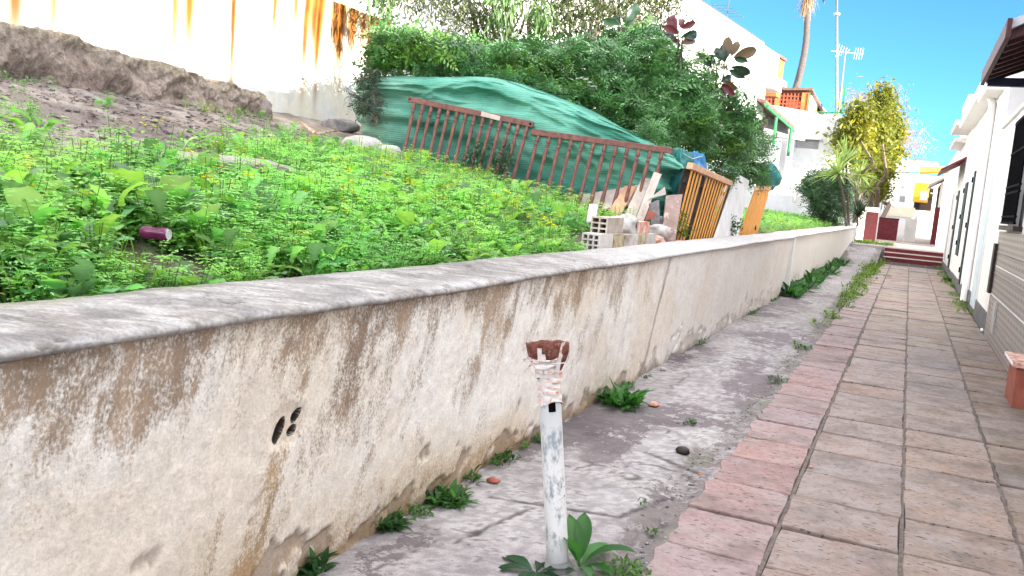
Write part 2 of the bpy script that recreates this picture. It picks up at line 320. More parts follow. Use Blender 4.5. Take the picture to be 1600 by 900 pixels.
#==PART2==
# ------------------------------------------------------------------ ground, strip, pavement
g = bx('ground', M_ground, None, -300, 300, -60, 500, -.6, -.07); tag(g, kind='structure')
WX = -1.95                                                 # foot of the retaining wall
def strip_grid():
    ys = [-1.5]
    while ys[-1] < 37: ys.append(ys[-1] + .016*max(1, (ys[-1])/3.5))
    ys = np.array(ys); xs = np.linspace(WX-.06, -.80, 62); Y, X = np.meshgrid(ys, xs, indexing='ij')
    d = X-WX                                               # distance from the wall
    e = .08*(fbm(Y*2.2, X*2.2, 0, 4, 5)-.5)*2
    broken = sm(-1.10, -.98, X+e*1.4)                      # crumbled margin beside the pavers
    n1 = fbm(X*3, Y*3, 0, 5, 1); n2 = fbm(X*9, Y*9, 0, 4, 2); n3 = fbm(X*26, Y*26, 0, 3, 3)
    Z = -.012 + .004*n1 + .0015*n2 - broken*(.006+.016*sm(.45, .6, n2))*sm(-.845, -.90, X)
    plate = sm(.52, .56, fbm(X*2.1+4, Y*1.3, 0, 4, 9))      # upper skin of cement that flaked off in places
    Z += plate*.0035*(1-broken)
    c = np.ones(X.shape+(3,))*np.array([.315, .29, .288])
    c *= (.76+.46*n1)[..., None]
    c = mixc(c, [.38, .36, .355], plate*.65*(1-broken))
    SA = np.zeros(X.shape); SC = np.ones(c.shape)*np.array([.11, .09, .095])
    def stain(SA, SC, col, q):
        q = np.clip(q, 0, .98); return 1-(1-SA)*(1-q), mixc(SC, col, q/(SA+q+1e-6))
    damp = sm(.40, .03, d+.30*(n1-.5)+.25*(fbm(Y*1.1, X*.7, 0, 3, 11)-.5))*(.35+.65*sm(.35, .55, fbm(Y*.9, 3, 0, 2, 13))); SA, SC = stain(SA, SC, [.085, .066, .07], damp*.68)
    for (yc, xc, sy, sx, k) in ((5.6, -1.62, .55, .30, .8), (6.35, -1.30, .38, .32, .72), (7.8, -1.10, .75, .2, .75), (8.8, -1.25, .5, .2, .6), (4.6, -1.1, .2, .15, .6), (4.9, -1.45, .35, .2, .45), (11, -1.3, 1.2, .3, .6), (14.5, -1.6, 1.5, .4, .6), (3.0, -1.75, .5, .12, .5), (17.5, -1.4, 2, .4, .5)):
        q = ((Y-yc)/sy)**2+((X-xc)/sx)**2 + 1.6*(n1-.5) + .8*(n2-.5); SA, SC = stain(SA, SC, [.115, .095, .10], k*.85*sm(1.5, .5, q))
    gen = sm(.46, .66, fbm(X*2.4, Y*1.6, 0, 4, 19)); SA, SC = stain(SA, SC, [.17, .15, .15], gen*.42)
    SA, SC = stain(SA, SC, [.12, .10, .09], broken*.52)
    c = mixc(c, [.17, .155, .14], broken*.25); c = mixc(c, [.07, .09, .025], broken*.5*sm(.54, .68, fbm(X*7, Y*5, 0, 3, 21)))
    for (xa, xb, ya, yb) in ((-1.12, -.97, 5.75, 6.5), (-1.45, -1.0, 5.72, 5.9), (-1.35, -1.05, 4.5, 4.75)):
        q = sm(-.05, .02, np.minimum(np.minimum(X-xa, xb-X), np.minimum(Y-ya, yb-Y)*.6)+.10*(n2-.5)); c = mixc(c, [.37, .35, .335], q*.8); Z = Z+.005*q
    for (xa, ya, xb, yb) in ((-1.72, 3.9, -1.1, 4.05), (-1.1, 4.05, -.95, 4.6), (-1.85, 9.2, -.95, 9.0), (-1.9, 12.3, -.9, 12.0), (-1.5, 3.9, -1.62, 3.3), (-1.3, 5.2, -.95, 5.05)):
        tt = np.clip(((X-xa)*(xb-xa)+(Y-ya)*(yb-ya))/((xb-xa)**2+(yb-ya)**2), 0, 1); q = sm(.022, .006, np.hypot(X-xa-tt*(xb-xa), Y-ya-tt*(yb-ya))+.05*(n2-.5)); Z = Z-.002*q; c = mixc(c, [.05, .04, .04], q*.85)
    c = c*(.78+.44*sm(.3, .7, n3))[..., None]
    spots = sm(.70, .76, n3); c = mixc(c, [.1, .085, .08], spots*.7)
    cr = np.abs(fbm(X*1.4, Y*1.4, 0, 4, 31)-.5); crack = sm(.008, .002, cr)*sm(.45, .6, fbm(X, Y, 0, 2, 32)); Z -= crack*.003; c = mixc(c, [.05, .045, .04], crack*.8)
    moss = sm(.5, .62, fbm(X*2, Y*.8, 0, 4, 41))*sm(9, 14, Y); c = mixc(c, [.16, .17, .12], moss*.4)
    c = mixc(c, [.34, .30, .29], sm(10, 20, Y)*.35)
    ramp = sm(30, 36.5, Y); Z += ramp*.46
    P = np.stack([X, Y, Z], -1); o = gridmesh('concrete_path', P, c, M_conc); tag(o, kind='structure')
    at_ = o.data.attributes.new('stain', 'FLOAT_COLOR', 'POINT'); at_.data.foreach_set('color', np.concatenate([SC, SA[..., None]*.9], -1).astype(np.float32).ravel()); return o
strip = strip_grid()
pave = bx('pavement', M_joint, None, -.815, 1.3, -1.5, 34.6, -.07, -.014); tag(pave, kind='structure')
M_mortar = mat_noise('joint_mortar', (.10, .08, .068), (.20, .165, .14), 30, .95, .5, .01, c3=(.13, .14, .03), scale3=1.1, lo3=.6, hi3=.8)
COLS = [(-.835, -.41), (-.385, .15), (.168, .685), (.705, 1.17)]
def tile_mesh(wd, dp, seed, rag=False):
    r = random.Random(seed); n = 5; V = []; Fc = []
    ring = []
    for i in range(n): ring.append((-wd/2+wd*i/n, -dp/2))
    for i in range(n): ring.append((wd/2, -dp/2+dp*i/n))
    for i in range(n): ring.append((wd/2-wd*i/n, dp/2))
    for i in range(n): ring.append((-wd/2, dp/2-dp*i/n))
    N = len(ring); j = [(x+r.uniform(-.006, .006), y+r.uniform(-.006, .006)) for x, y in ring]
    if rag: j = [(x+r.uniform(-.022, .012)*(x < -wd*.49), y) for x, y in j]
    chip = r.randrange(N)
    lv = [(1, -.05), (1, -.006), (.985, 0)]
    for sI, (k, z) in enumerate(lv):
        for q, (x, y) in enumerate(j):
            kk = k*(.965 if (q == chip and r.random() < .8) else 1)
            V.append((x*kk, y*kk, z - (.004 if q == chip and sI == 2 else 0)))
    for s in range(2):
        for q in range(N): Fc.append((s*N+q, s*N+(q+1) % N, (s+1)*N+(q+1) % N, (s+1)*N+q))
    V.append((0, 0, .001)); c = len(V)-1
    for q in range(N): Fc.append((2*N+q, 2*N+(q+1) % N, c))
    me = bpy.data.meshes.new('tile'); me.from_pydata(V, [], Fc); me.materials.append(M_tile); me.update(); return me
TM = [[tile_mesh(b-a, .515, 10*k+s, k == 0) for s in range(6 if k == 0 else 4)] for k, (a, b) in enumerate(COLS)]
row0 = 3.88-.54*6
for r_ in range(58):
    y = row0+.54*(r_+.5)
    if y > 34.3: break
    for k, (a, b) in enumerate(COLS):
        o = link('tile', random.choice(TM[k]), None, pave, ((a+b)/2+random.uniform(-.003, .003), y+random.uniform(-.006, .006)+[0, -.012, .01, .0][k], random.uniform(-.006, .006)))
        o.rotation_euler = (random.gauss(0, .005), random.gauss(0, .005), random.gauss(0, .004)+(0 if k == 0 else random.choice((0, PI))))
        base = np.array([[.262, .172, .158], [.245, .185, .155], [.235, .178, .142], [.215, .16, .122]][k])
        if k == 0:
            base = base*1.0 + random.choice([0, .0, .2, .35])*np.array([.03, -.012, -.014]) if y < 16 else np.array([.29, .215, .185])
            if random.random() < .35: base = np.array([.26, .175, .165])
        base = base*(np.array([.80, .77, .68]) if k == 3 and random.random() < .7 else 1)*(np.array([.94, .98, .84]) if 12 < y < 20 and k >= 1 and random.random() < .5 else 1); far = min(1, max(0, (y-9)/14)); base = base*(1-.5*far)+np.array([.29, .225, .195])*.5*far
        base = base*random.uniform(.98, 1.32)*(1+.05*random.gauss(0, 1)*np.array([1, 0, -.8])); o.color = (*base, 1)
for x in (-.3975, .159, .695):
    m = MB()
    for i in range(60): m.box(x-.0095, x+.0095, .6+.57*i, .6+.57*i+.569, -.03, -.008+random.uniform(-.002, .002))
    q = m.build('mortar_line', M_mortar, pave); q['kind'] = 'stuff'
# far landing and alley
al = bx('alley', M_conc2 if 'M_conc2' in globals() else mat_noise('far_concrete', (.36, .31, .28), (.5, .44, .4), 2, .9, .3, .01), None, -3.2, 1.6, 35.3, 130, -.1, .48); tag(al, kind='structure')
st = empty('steps', (0, 34.55, 0), 0, 'three worn red risers with pale treads climbing to the upper alley', 'steps')
for i in range(3):
    bx('riser', M_redpaint, st, -.70, 1.24, .30*i, .30*i+.32, -.06, .16*(i+1)-.03)
    bx('tread', M_tread, st, -.71, 1.25, .30*i-.02, .30*i+.34, .16*(i+1)-.03, .16*(i+1)+.0)
# ------------------------------------------------------------------ retaining wall
rw = empty('retaining_wall', (WX, 0, 0), 0, 'long low cream plastered retaining wall, brown stained, with rounded cement coping', 'wall')
LEAN = .10
def wall_face(y0, y1, name, pale, xoff=0., top=1.08):
    ys = [y0]
    while ys[-1] < y1: ys.append(min(y1, ys[-1]+.009*max(1, ys[-1]/4.2)))
    ys = np.array(ys); zs = np.linspace(-.08, top, 80)
    if y0 < 0: ys = np.unique(np.round(np.r_[ys, np.arange(2.36, 2.60, .003)], 4)); zs = np.unique(np.round(np.r_[zs, np.arange(.56, .74, .003)], 4))
    Y, Z = np.meshgrid(ys, zs, indexing='ij')
    S = Y-.16*(Z-1.0)                                            # water ran down with this drift
    n1 = fbm(Y*2.0, Z*2.0, 0, 5, 51); n2 = fbm(Y*8, Z*8, 0, 4, 52); n3 = fbm(Y*30, Z*30, 0, 3, 53)
    st1 = fbm(S*10, Z*3.2, 0, 5, 54); st2 = fbm(S*30, Z*3.5, 0, 4, 55); st3 = fbm(S*3, Z*1.2, 0, 4, 56)
    grain = sm(.40, .60, .25*fbm(S*38, Z*12, 0, 3, 64)+.75*fbm(Y*46, Z*42, 0, 4, 65))
    X = xoff + LEAN*Z + .035*(fbm(Y*.7, Z*.9, 0, 3, 57)-.5) + .009*(n2-.5) + .003*(n3-.5)
    near = sm(8.5, 5.0, Y)
    c = np.ones(Y.shape+(3,))*np.array([.80, .725, .615]); c = mixc(c, [.86, .82, .755], sm(.35, .62, n1)); c = mixc(c, [.60, .49, .36], sm(.5, .75, n2)*.4*sm(.7, .1, Z)*near)
    c *= (.84+.32*n3)[..., None]
    u = top-Z                                              # depth below coping
    SA = np.zeros(Y.shape); SC = np.ones(c.shape)*np.array([.3, .2, .12])
    def stain(SA, SC, col, q):
        q = np.clip(q, 0, .98); return 1-(1-SA)*(1-q), mixc(SC, col, q/(SA+q+1e-6))
    band = sm(.40, .0, u+.34*(st1-.5)+.30*(st3-.5))*(.12+.80*near); SA, SC = stain(SA, SC, [.27, .19, .12], band*.47)
    mott = sm(.44, .66, fbm(S*4.5, Z*3.0, 0, 5, 66))*sm(1.1, .2, u)*(.12+.88*near); SA, SC = stain(SA, SC, [.33, .23, .145], mott*.42)
    drips = sm(.50, .68, st1)*sm(.8, .05, u)*(.25+.75*near); SA, SC = stain(SA, SC, [.31, .21, .13], drips*.36)
    # darker blotches: (run at the coping, width, length, strength)
    for (sc_, wd, ln, k) in ((3.02, .30, .50, .72), (2.80, .10, .75, .72), (2.95, .10, .66, .5), (1.02, .26, .46, .75), (1.5, .16, .25, .4), (2.0, .14, .55, .42), (3.65, .25, .26, .5), (4.5, .3, .20, .45), (2.45, .2, .22, .4), (5.4, .3, .2, .35), (6.3, .3, .2, .25)):
        q = sm(wd, wd*.1, np.abs(S-sc_)+.25*(st1-.5)+.15*(n2-.5))*sm(ln, ln*.3, u+.4*(st2-.5)+.25*(n2-.5)); SA, SC = stain(SA, SC, [.14, .09, .055], q*k*.5)
    q = sm(.56, .68, fbm(S*7, Z*3.6, 0, 4, 58)+.12*n3)*sm(.1, .3, Z)*(.2+.8*near); SA, SC = stain(SA, SC, [.19, .13, .085], q*.38)
    low = sm(.34, .0, Z+.25*(n1-.5)); SA, SC = stain(SA, SC, [.30, .19, .10], low*(.25+.3*near))
    # ochre run under the weep hole
    hs = 2.455-.22*(.60-1.0)-.0; S2 = Y-.30*(Z-1.0)
    q = sm(.085, .025, np.abs(S2-2.455-.30*.40)-.03*sm(.5, .1, Z)+.05*(st2-.5))*sm(.62, .54, Z); SA, SC = stain(SA, SC, [.32, .20, .085], q*.52)
    # light thin runs further along, and one dark joint line
    for (sc_, wd, col, k) in ((7.55, .05, [.24, .17, .12], .75), (6.9, .03, [.75, .72, .68], .7), (6.6, .05, [.72, .68, .63], .6), (9.3, .03, [.4, .33, .28], .3), (5.9, .08, [.7, .66, .6], .5), (11.8, .05, [.4, .33, .28], .3), (14.8, .1, [.5, .36, .28], .5)):
        q = sm(wd, wd*.4, np.abs(S-sc_)+.03*(st2-.5)); c = mixc(c, col, q*k*(.5+.8*n2))
    # base: spalled plaster, damp, soil
    peel = sm(.525, .56, fbm(Y*6.5, Z*7.5-Y*2, 0, 5, 60)+.10*sm(.24, .0, Z)-.2*sm(.08, .32, Z)) * sm(.5, .25, Z)
    X -= peel*.014; c = mixc(c, [.19, .125, .10], peel*.7*(.5+.4*near))
    c = mixc(c, [.15, .115, .09], sm(.07, .0, Z+.09*(n2-.5))*.8)
    c = mixc(c, [.50, .37, .22], sm(.4, .05, Z+.3*(n1-.5))*.35*near)
    pits = sm(.90, .95, n3+.06*n2); X -= pits*.006; c = mixc(c, [.2, .15, .12], pits*.7)
    flake = sm(.012, .004, np.abs(fbm(Y*5, Z*5, 0, 3, 61)-.5))*sm(.52, .62, n1); c = mixc(c, [.35, .27, .21], flake*.15)
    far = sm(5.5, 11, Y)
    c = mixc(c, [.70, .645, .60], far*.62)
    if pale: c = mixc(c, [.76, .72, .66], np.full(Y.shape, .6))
    # weep hole broken through in three openings
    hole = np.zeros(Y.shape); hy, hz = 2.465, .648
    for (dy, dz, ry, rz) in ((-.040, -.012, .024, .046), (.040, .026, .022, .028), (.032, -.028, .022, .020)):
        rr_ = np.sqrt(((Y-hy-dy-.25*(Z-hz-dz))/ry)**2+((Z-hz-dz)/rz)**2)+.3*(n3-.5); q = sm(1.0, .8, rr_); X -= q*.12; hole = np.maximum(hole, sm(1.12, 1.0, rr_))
    ring = sm(1.3, .6, np.sqrt(((Y-hy)/.085)**2+((Z-hz)/.08)**2)+.4*(n2-.5)); X -= ring*.012; c = mixc(c, [.62, .5, .36], ring*.35*(X > -.02))
    c = mixc(c, [.03, .02, .015], hole*.96)  # dark soil, with the shade of the depth painted in over the inner sides
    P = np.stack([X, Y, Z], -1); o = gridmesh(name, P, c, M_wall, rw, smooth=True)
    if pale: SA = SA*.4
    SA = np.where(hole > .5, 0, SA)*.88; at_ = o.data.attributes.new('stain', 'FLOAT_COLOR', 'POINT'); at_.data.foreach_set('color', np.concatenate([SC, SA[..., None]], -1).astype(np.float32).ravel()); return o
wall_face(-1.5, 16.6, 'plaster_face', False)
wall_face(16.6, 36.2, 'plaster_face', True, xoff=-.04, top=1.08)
bx('wall_joint', M_white, rw, -.3, .115, 16.56, 16.72, .0, 1.09)
def coping(y0, y1, pale, dx=0.):
    ys = [y0]
    while ys[-1] < y1: ys.append(min(y1, ys[-1]+.012*max(1, ys[-1]/4)))
    ys = np.array(ys)
    prof = [(.0, 1.036), (.10, 1.044), (.128, 1.050), (.139, 1.057), (.142, 1.066), (.137, 1.076), (.122, 1.083), (.095, 1.089), (.06, 1.093), (.02, 1.096), (-.02, 1.099), (-.06, 1.102), (-.10, 1.107), (-.14, 1.110), (-.18, 1.112), (-.22, 1.112), (-.255, 1.110), (-.285, 1.104), (-.305, 1.09), (-.318, 1.06), (-.32, .9)]
    s = np.arange(len(prof)); f = np.linspace(0, len(prof)-1, 44); px = np.interp(f, s, [p[0] for p in prof])+dx; pz = np.interp(f, s, [p[1] for p in prof])
    Y = np.repeat(ys[:, None], 44, 1); X = np.repeat(px[None], len(ys), 0); Z = np.repeat(pz[None], len(ys), 0)
    n1 = fbm(Y*2.5, X*5, 0, 4, 71); n2 = fbm(Y*11, X*11, Z*11, 4, 72); n3 = fbm(Y*40, X*40, Z*30, 3, 73)
    X = X + .03*(fbm(Y*.9, 1.3, 0, 3, 74)-.5) + .010*(n2-.5); Z = Z + .022*(fbm(Y*1.1, X*1.5, 0, 3, 75)-.5) + .009*(n2-.5) + .004*(n3-.5)
    c = np.ones(Y.shape+(3,))*np.array([.275, .25, .225]); c = mixc(c, [.385, .36, .33], sm(.4, .62, n1)); 
    sc2 = fbm((Y+X*.8)*7, (X-Y*.8)*42, 0, 4, 78); c = mixc(c, [.17, .155, .145], sm(.52, .66, sc2)*.55); c = mixc(c, [.50, .485, .47], sm(.60, .70, fbm((Y+X)*9, (X-Y)*36, 0, 3, 79))*.5); gr = sm(.46, .62, n2*.6+fbm(Y*6-X*9, X*4+Y*3, 0, 4, 76)*.4); c = mixc(c, [.20, .185, .18], gr*.62*sm(7.5, 4, Y)); c *= (.72+.55*n3)[..., None]
    crk = np.abs(fbm(Y*1.6, X*2.2, 0, 4, 80)-.5); c = mixc(c, [.09, .08, .07], sm(.006, .0015, crk)*.75); Z = Z-.006*sm(.008, .002, crk); c = mixc(c, [.56, .545, .53], sm(1.095, 1.075, Z)*sm(.40, .6, n2)*.6*sm(1.045, 1.058, Z))
    bk = sm(-.12, -.27, X-WX*0); moss = sm(.42, .6, fbm(Y*2.2, X*3, 0, 4, 77))*bk; c = mixc(c, [.23, .23, .11], moss*.5*sm(9, 5, Y))
    lip = sm(1.055, 1.042, Z); c = mixc(c, [.24, .19, .15], lip*.6*sm(9, 6, Y)*(.5+n2))
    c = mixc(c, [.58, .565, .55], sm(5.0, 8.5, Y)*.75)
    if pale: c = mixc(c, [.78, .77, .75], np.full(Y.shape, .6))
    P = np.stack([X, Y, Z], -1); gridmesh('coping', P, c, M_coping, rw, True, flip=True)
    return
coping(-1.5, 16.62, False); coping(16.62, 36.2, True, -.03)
MB().box(-.36, .10, 36.1, 36.3, -.05, 1.09).build('end_face', M_white, rw)
# ------------------------------------------------------------------ raised bed
def bedz(X, Y):
    X = np.asarray(X, float); Y = np.asarray(Y, float); d = np.maximum(0, -X-2.25)
    s = .21-.12*sm(13, 20, Y)
    return 1.035 + s*d + .05*(fbm(X*1.1, Y*1.1, 0, 3, 81)-.5)*sm(.1, 1, d) - .035*sm(.35, 0, d)
def bed_grid():
    ys = np.concatenate([np.arange(-2, 14, .07), np.arange(14, 43, .3)]); xs = np.concatenate([np.linspace(-2.24, -4, 36), np.linspace(-4.08, -9.5, 62)])
    Y, X = np.meshgrid(ys, xs, indexing='ij'); n1 = fbm(X*1.5, Y*1.5, 0, 4, 82); n2 = fbm(X*7, Y*7, 0, 4, 83)
    Z = bedz(X, Y) + .05*(n2-.5)
    c = np.ones(X.shape+(3,))*np.array([.29, .24, .205]); c = mixc(c, [.46, .41, .36], sm(.42, .62, n2)*.7); c = mixc(c, [.13, .115, .06], sm(4.6, 3.6, -X)*.6); c = mixc(c, [.085, .062, .05], sm(2.7, 2.4, -X)*.6); c = mixc(c, [.10, .075, .07], sm(.5, .65, n1)*.5)
    o = gridmesh('raised_bed', np.stack([X, Y, Z], -1), c, M_soil); tag(o, kind='structure')
bed_grid()
def at_bed(px, py):
    r = ray(px, py); t = .5/np.linalg.norm(r)
    while t*np.linalg.norm(r) < 60:
        p = O+r*t
        if p[0] < -2.2 and p[2] < bedz(p[0], p[1]): return p
        t += .03/np.linalg.norm(r)
    return p
# stained white wall at the back of the plot
def rust_wall():
    ys = np.concatenate([np.arange(-3, 3, .1), np.arange(3, 12.45, .03), [12.45]]); zs = np.linspace(1.3, 4.0, 80); Y, Z = np.meshgrid(ys, zs, indexing='ij')
    top = 3.98-.03*fbm(Y*3, 0, 0, 3, 90)
    n1 = fbm(Y*2, Z*2, 0, 4, 91); n2 = fbm(Y*10, Z*5, 0, 4, 92); n3 = fbm(Y*14, Z*1.0, 0, 4, 93)
    c = np.ones(Y.shape+(3,))*np.array([.78, .77, .75]); c = mixc(c, [.74, .64, .42], sm(.4, .7, n1)*.5)
    patch = sm(.60, .66, fbm(Y*2.6, Z*2.2, 0, 4, 94)); c = mixc(c, [.52, .52, .53], patch*.6*sm(8, 11, Y))
    for (yc, wd, ln, k, core) in ((5.92, .10, 2.3, 1, .75), (6.32, .05, 2.1, 1, .6), (6.9, .16, 1.9, .5, 0), (7.45, .1, 1.7, .3, 0), (7.9, .05, 2.0, .9, .3), (8.12, .08, 1.6, 1, .6), (8.5, .16, 1.6, .35, 0), (8.85, .05, 2.1, 1, .8), (9.35, .1, 1.4, .3, 0), (9.62, .05, 1.1, .9, .6), (10.05, .06, .9, .8, .5), (10.3, .07, 1.6, .95, .7), (10.53, .16, 1.0, 1, .9), (10.58, .06, 1.7, 1, .8), (11.0, .10, .9, 1, 1), (11.12, .06, 1.3, 1, .9), (11.42, .09, 1.0, .9, .6), (11.7, .05, .8, .8, .6), (11.95, .09, 1.1, .95, .7), (12.2, .10, .9, 1, .9), (12.36, .08, .7, 1, 1)):
        wd = wd*(1.5 if yc > 10.9 else 1.0); dy = np.abs(Y-yc+.10*(fbm(Z*1.2, yc, 0, 3, 95)-.5)); fade = sm(top-ln*1.15, top-ln*.15, Z)
        c = mixc(c, [.30, .13, .018], np.clip(1.5*k*sm(wd*1.9, wd*.3, dy+.05*(n3-.5))*fade*(.6+.5*n3), 0, .97))
        c = mixc(c, [.15, .038, .003], np.clip(1.6*core*sm(wd*.8, wd*.15, dy+.03*(n3-.5))*fade*(.5+.6*n2), 0, .97))
        if core > .65: c = mixc(c, [.055, .009, .005], core*sm(wd*1.1, wd*.2, dy+.09*(n2-.5))*sm(top-ln*.7, top-.05, Z)*sm(.35, .6, n2)*.95)
    X = .02*(n1-.5)+.008*(n2-.5)
    top_o = empty('stained_wall', (-8, 5, 1.3), 0, 'tall white wall behind the plot with orange rust runs', 'wall')
    o = gridmesh('painted_face', np.stack([X, Y-5, np.minimum(Z, top)-1.3], -1), c, M_rustwall, top_o, True)
    bx('wall_core', M_white, top_o, -.35, -.03, -8, 7.43, -.4, 2.64)
rust_wall()
# broken rubble ledge at its foot
def rubble_ledge():
    ys = np.linspace(-2, 8.62, 640); t = np.linspace(0, 1, 44); Y, T = np.meshgrid(ys, t, indexing='ij')
    ang = T*PI*.62
    hgt = .36+.05*np.sin(Y*1.3)+.14*(fbm(Y*1.4, 2, 0, 3, 101)-.5)+.08*sm(8, 4, Y)
    z0 = bedz(np.full_like(Y, -7.25), Y)-.12
    X = -7.18-.62*np.clip((T-.5)*2, 0, 1) - .10*T + .14*(fbm(Y*2.5, T*3, 0, 4, 102)-.5)*2*sm(1, .6, T)
    Z = z0 + (hgt+.12)*np.clip(T*2, 0, 1)**.8 + .03*np.clip((T-.5)*2, 0, 1) + .07*(fbm(Y*5, T*5, 0, 4, 103)-.5) + .05*(fbm(Y*16, T*12, 0, 3, 106)-.5)
    X = X + .07*(fbm(Y*9, T*9, 0, 3, 107)-.5) + .05*(fbm(Y*22, T*18, 0, 2, 108)-.5)
    n2 = fbm(Y*6, T*6, 0, 4, 104)
    c = np.ones(Y.shape+(3,))*np.array([.47, .375, .30]); c = mixc(c, [.27, .195, .155], sm(.46, .58, n2)*.65); c = mixc(c, [.5, .41, .30], sm(.36, .46, T+.12*(n2-.5))*.9); c *= (.75+.5*fbm(Y*20, T*16, 0, 3, 105))[..., None]  # the paler top carries a sunlit edge in its colour
    e = empty('rubble_ledge', (-7.4, 3, 2), 0, 'broken brown rubble ledge running below the stained white wall', 'ledge')
    P = np.stack([X+7.4, Y-3, Z-2], -1); gridmesh('rubble_mass', P, c, M_bank, e, False)
    o = lump('end_stone', M_bank2, (-.05, 5.55, .08), (.36, .14, .25), 5, e, .3, 16)
M_bank2 = mat_noise('rubble_end', (.14, .10, .09), (.34, .28, .25), 9, .95, .9, .03)
rubble_ledge()
bz = at_bed(338, 262)
s_ = lump('concrete_slab', mat_noise('flat_slab', (.24, .21, .18), (.36, .32, .28), 7, .9, .5, .01), (bz[0], bz[1], bz[2]+.03), (.5, .5, .06), 33, None, .3, 12); tag(s_, 'flat cracked pale concrete slab lying in the weeds of the bed', 'slab')
# ------------------------------------------------------------------ netted heap, railings, boards
RL = np.array([-5.45, 8.95]); RR = np.array([-2.62, 9.62])            # foot line of the two railings
def netted_heap():
    base = np.array([(-6.95, 11.4), (-6.65, 10.5), (-6.45, 9.85), (-6.22, 9.45), (-5.9, 9.34), (-5.4, 9.44), (-4.7, 9.62), (-4.0, 9.78), (-3.3, 9.95), (-2.95, 10.12), (-2.76, 10.5), (-2.85, 11.2), (-3.2, 12.2), (-3.4, 13.2)])
    topz = np.array([2.6, 2.66, 2.7, 2.72, 2.74, 2.76, 2.79, 2.63, 2.38, 2.22, 2.08, 2.0, 1.9, 1.8])
    seg = np.r_[0, np.cumsum(np.linalg.norm(np.diff(base, axis=0), axis=1))]; u = np.linspace(0, seg[-1], 420)
    bxv = np.interp(u, seg, base[:, 0]); byv = np.interp(u, seg, base[:, 1]); tz = np.interp(u, seg, topz)
    k = np.ones(21)/21; pad = lambda a: np.convolve(np.pad(a, 10, 'edge'), k, 'valid'); bxv, byv, tz = pad(bxv), pad(byv), pad(tz)
    dx, dy = np.gradient(bxv), np.gradient(byv); ln = np.hypot(dx, dy); nx, ny = dy/ln, -dx/ln        # outward normal
    V = np.linspace(0, 1.45, 120); U, W = np.meshgrid(np.arange(420), V, indexing='ij'); su = u[U]
    zb = bedz(bxv, byv)-.1
    v = np.clip(W, 0, 1); over = np.clip(W-1, 0, 1)
    bul = .24*np.sin(PI*np.clip(v*.90+.04, 0, 1))**.7
    fold = .17*(fbm(su*.85+v*1.2, v*5.5-su*.55, 0, 4, 111)-.5)*2*np.sin(PI*np.clip(v, .03, .97)) + .05*(fbm(su*2+v*3, v*11-su*1.3, 0, 3, 112)-.5)*2 + .012*(fbm(su*8, v*30, 0, 2, 113)-.5)*2
    rid = (1-np.abs(2*fbm(su*.7-v*.9, v*4.5+su*.4, 0, 3, 114)-1))**2; fold += .20*(rid-.6)*np.sin(PI*np.clip(v, .02, .98)) + .07*((1-np.abs(2*fbm(su*1.8+v*1.2, v*7-su*.9, 0, 2, 118)-1))**4-.3)*np.sin(PI*np.clip(v, .02, .98))
    off = bul+np.minimum(fold, .07)-.9*over-.10*v**4
    X = bxv[U]+nx[U]*off; Y = byv[U]+ny[U]*off
    Z = zb[U]+(tz[U]-zb[U])*np.sin(v*PI/2)**.8 + .12*over + .05*(fbm(su*1.3, 3, 0, 3, 115)-.5)*v
    n = fbm(su*1.2, v*3, 0, 4, 116)
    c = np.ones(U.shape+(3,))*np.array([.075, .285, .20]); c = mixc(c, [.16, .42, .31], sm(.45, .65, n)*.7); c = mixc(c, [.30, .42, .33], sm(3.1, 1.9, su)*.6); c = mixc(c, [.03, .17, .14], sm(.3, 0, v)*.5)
    e = empty('netted_heap', (-4.5, 10.5, 1.4), 0, 'bulging heap wrapped in green shade netting behind the wooden railings', 'netted heap')
    gridmesh('shade_net', np.stack([X+4.5, Y-10.5, Z-1.4], -1), c, M_net, e, True, flip=False)
netted_heap()
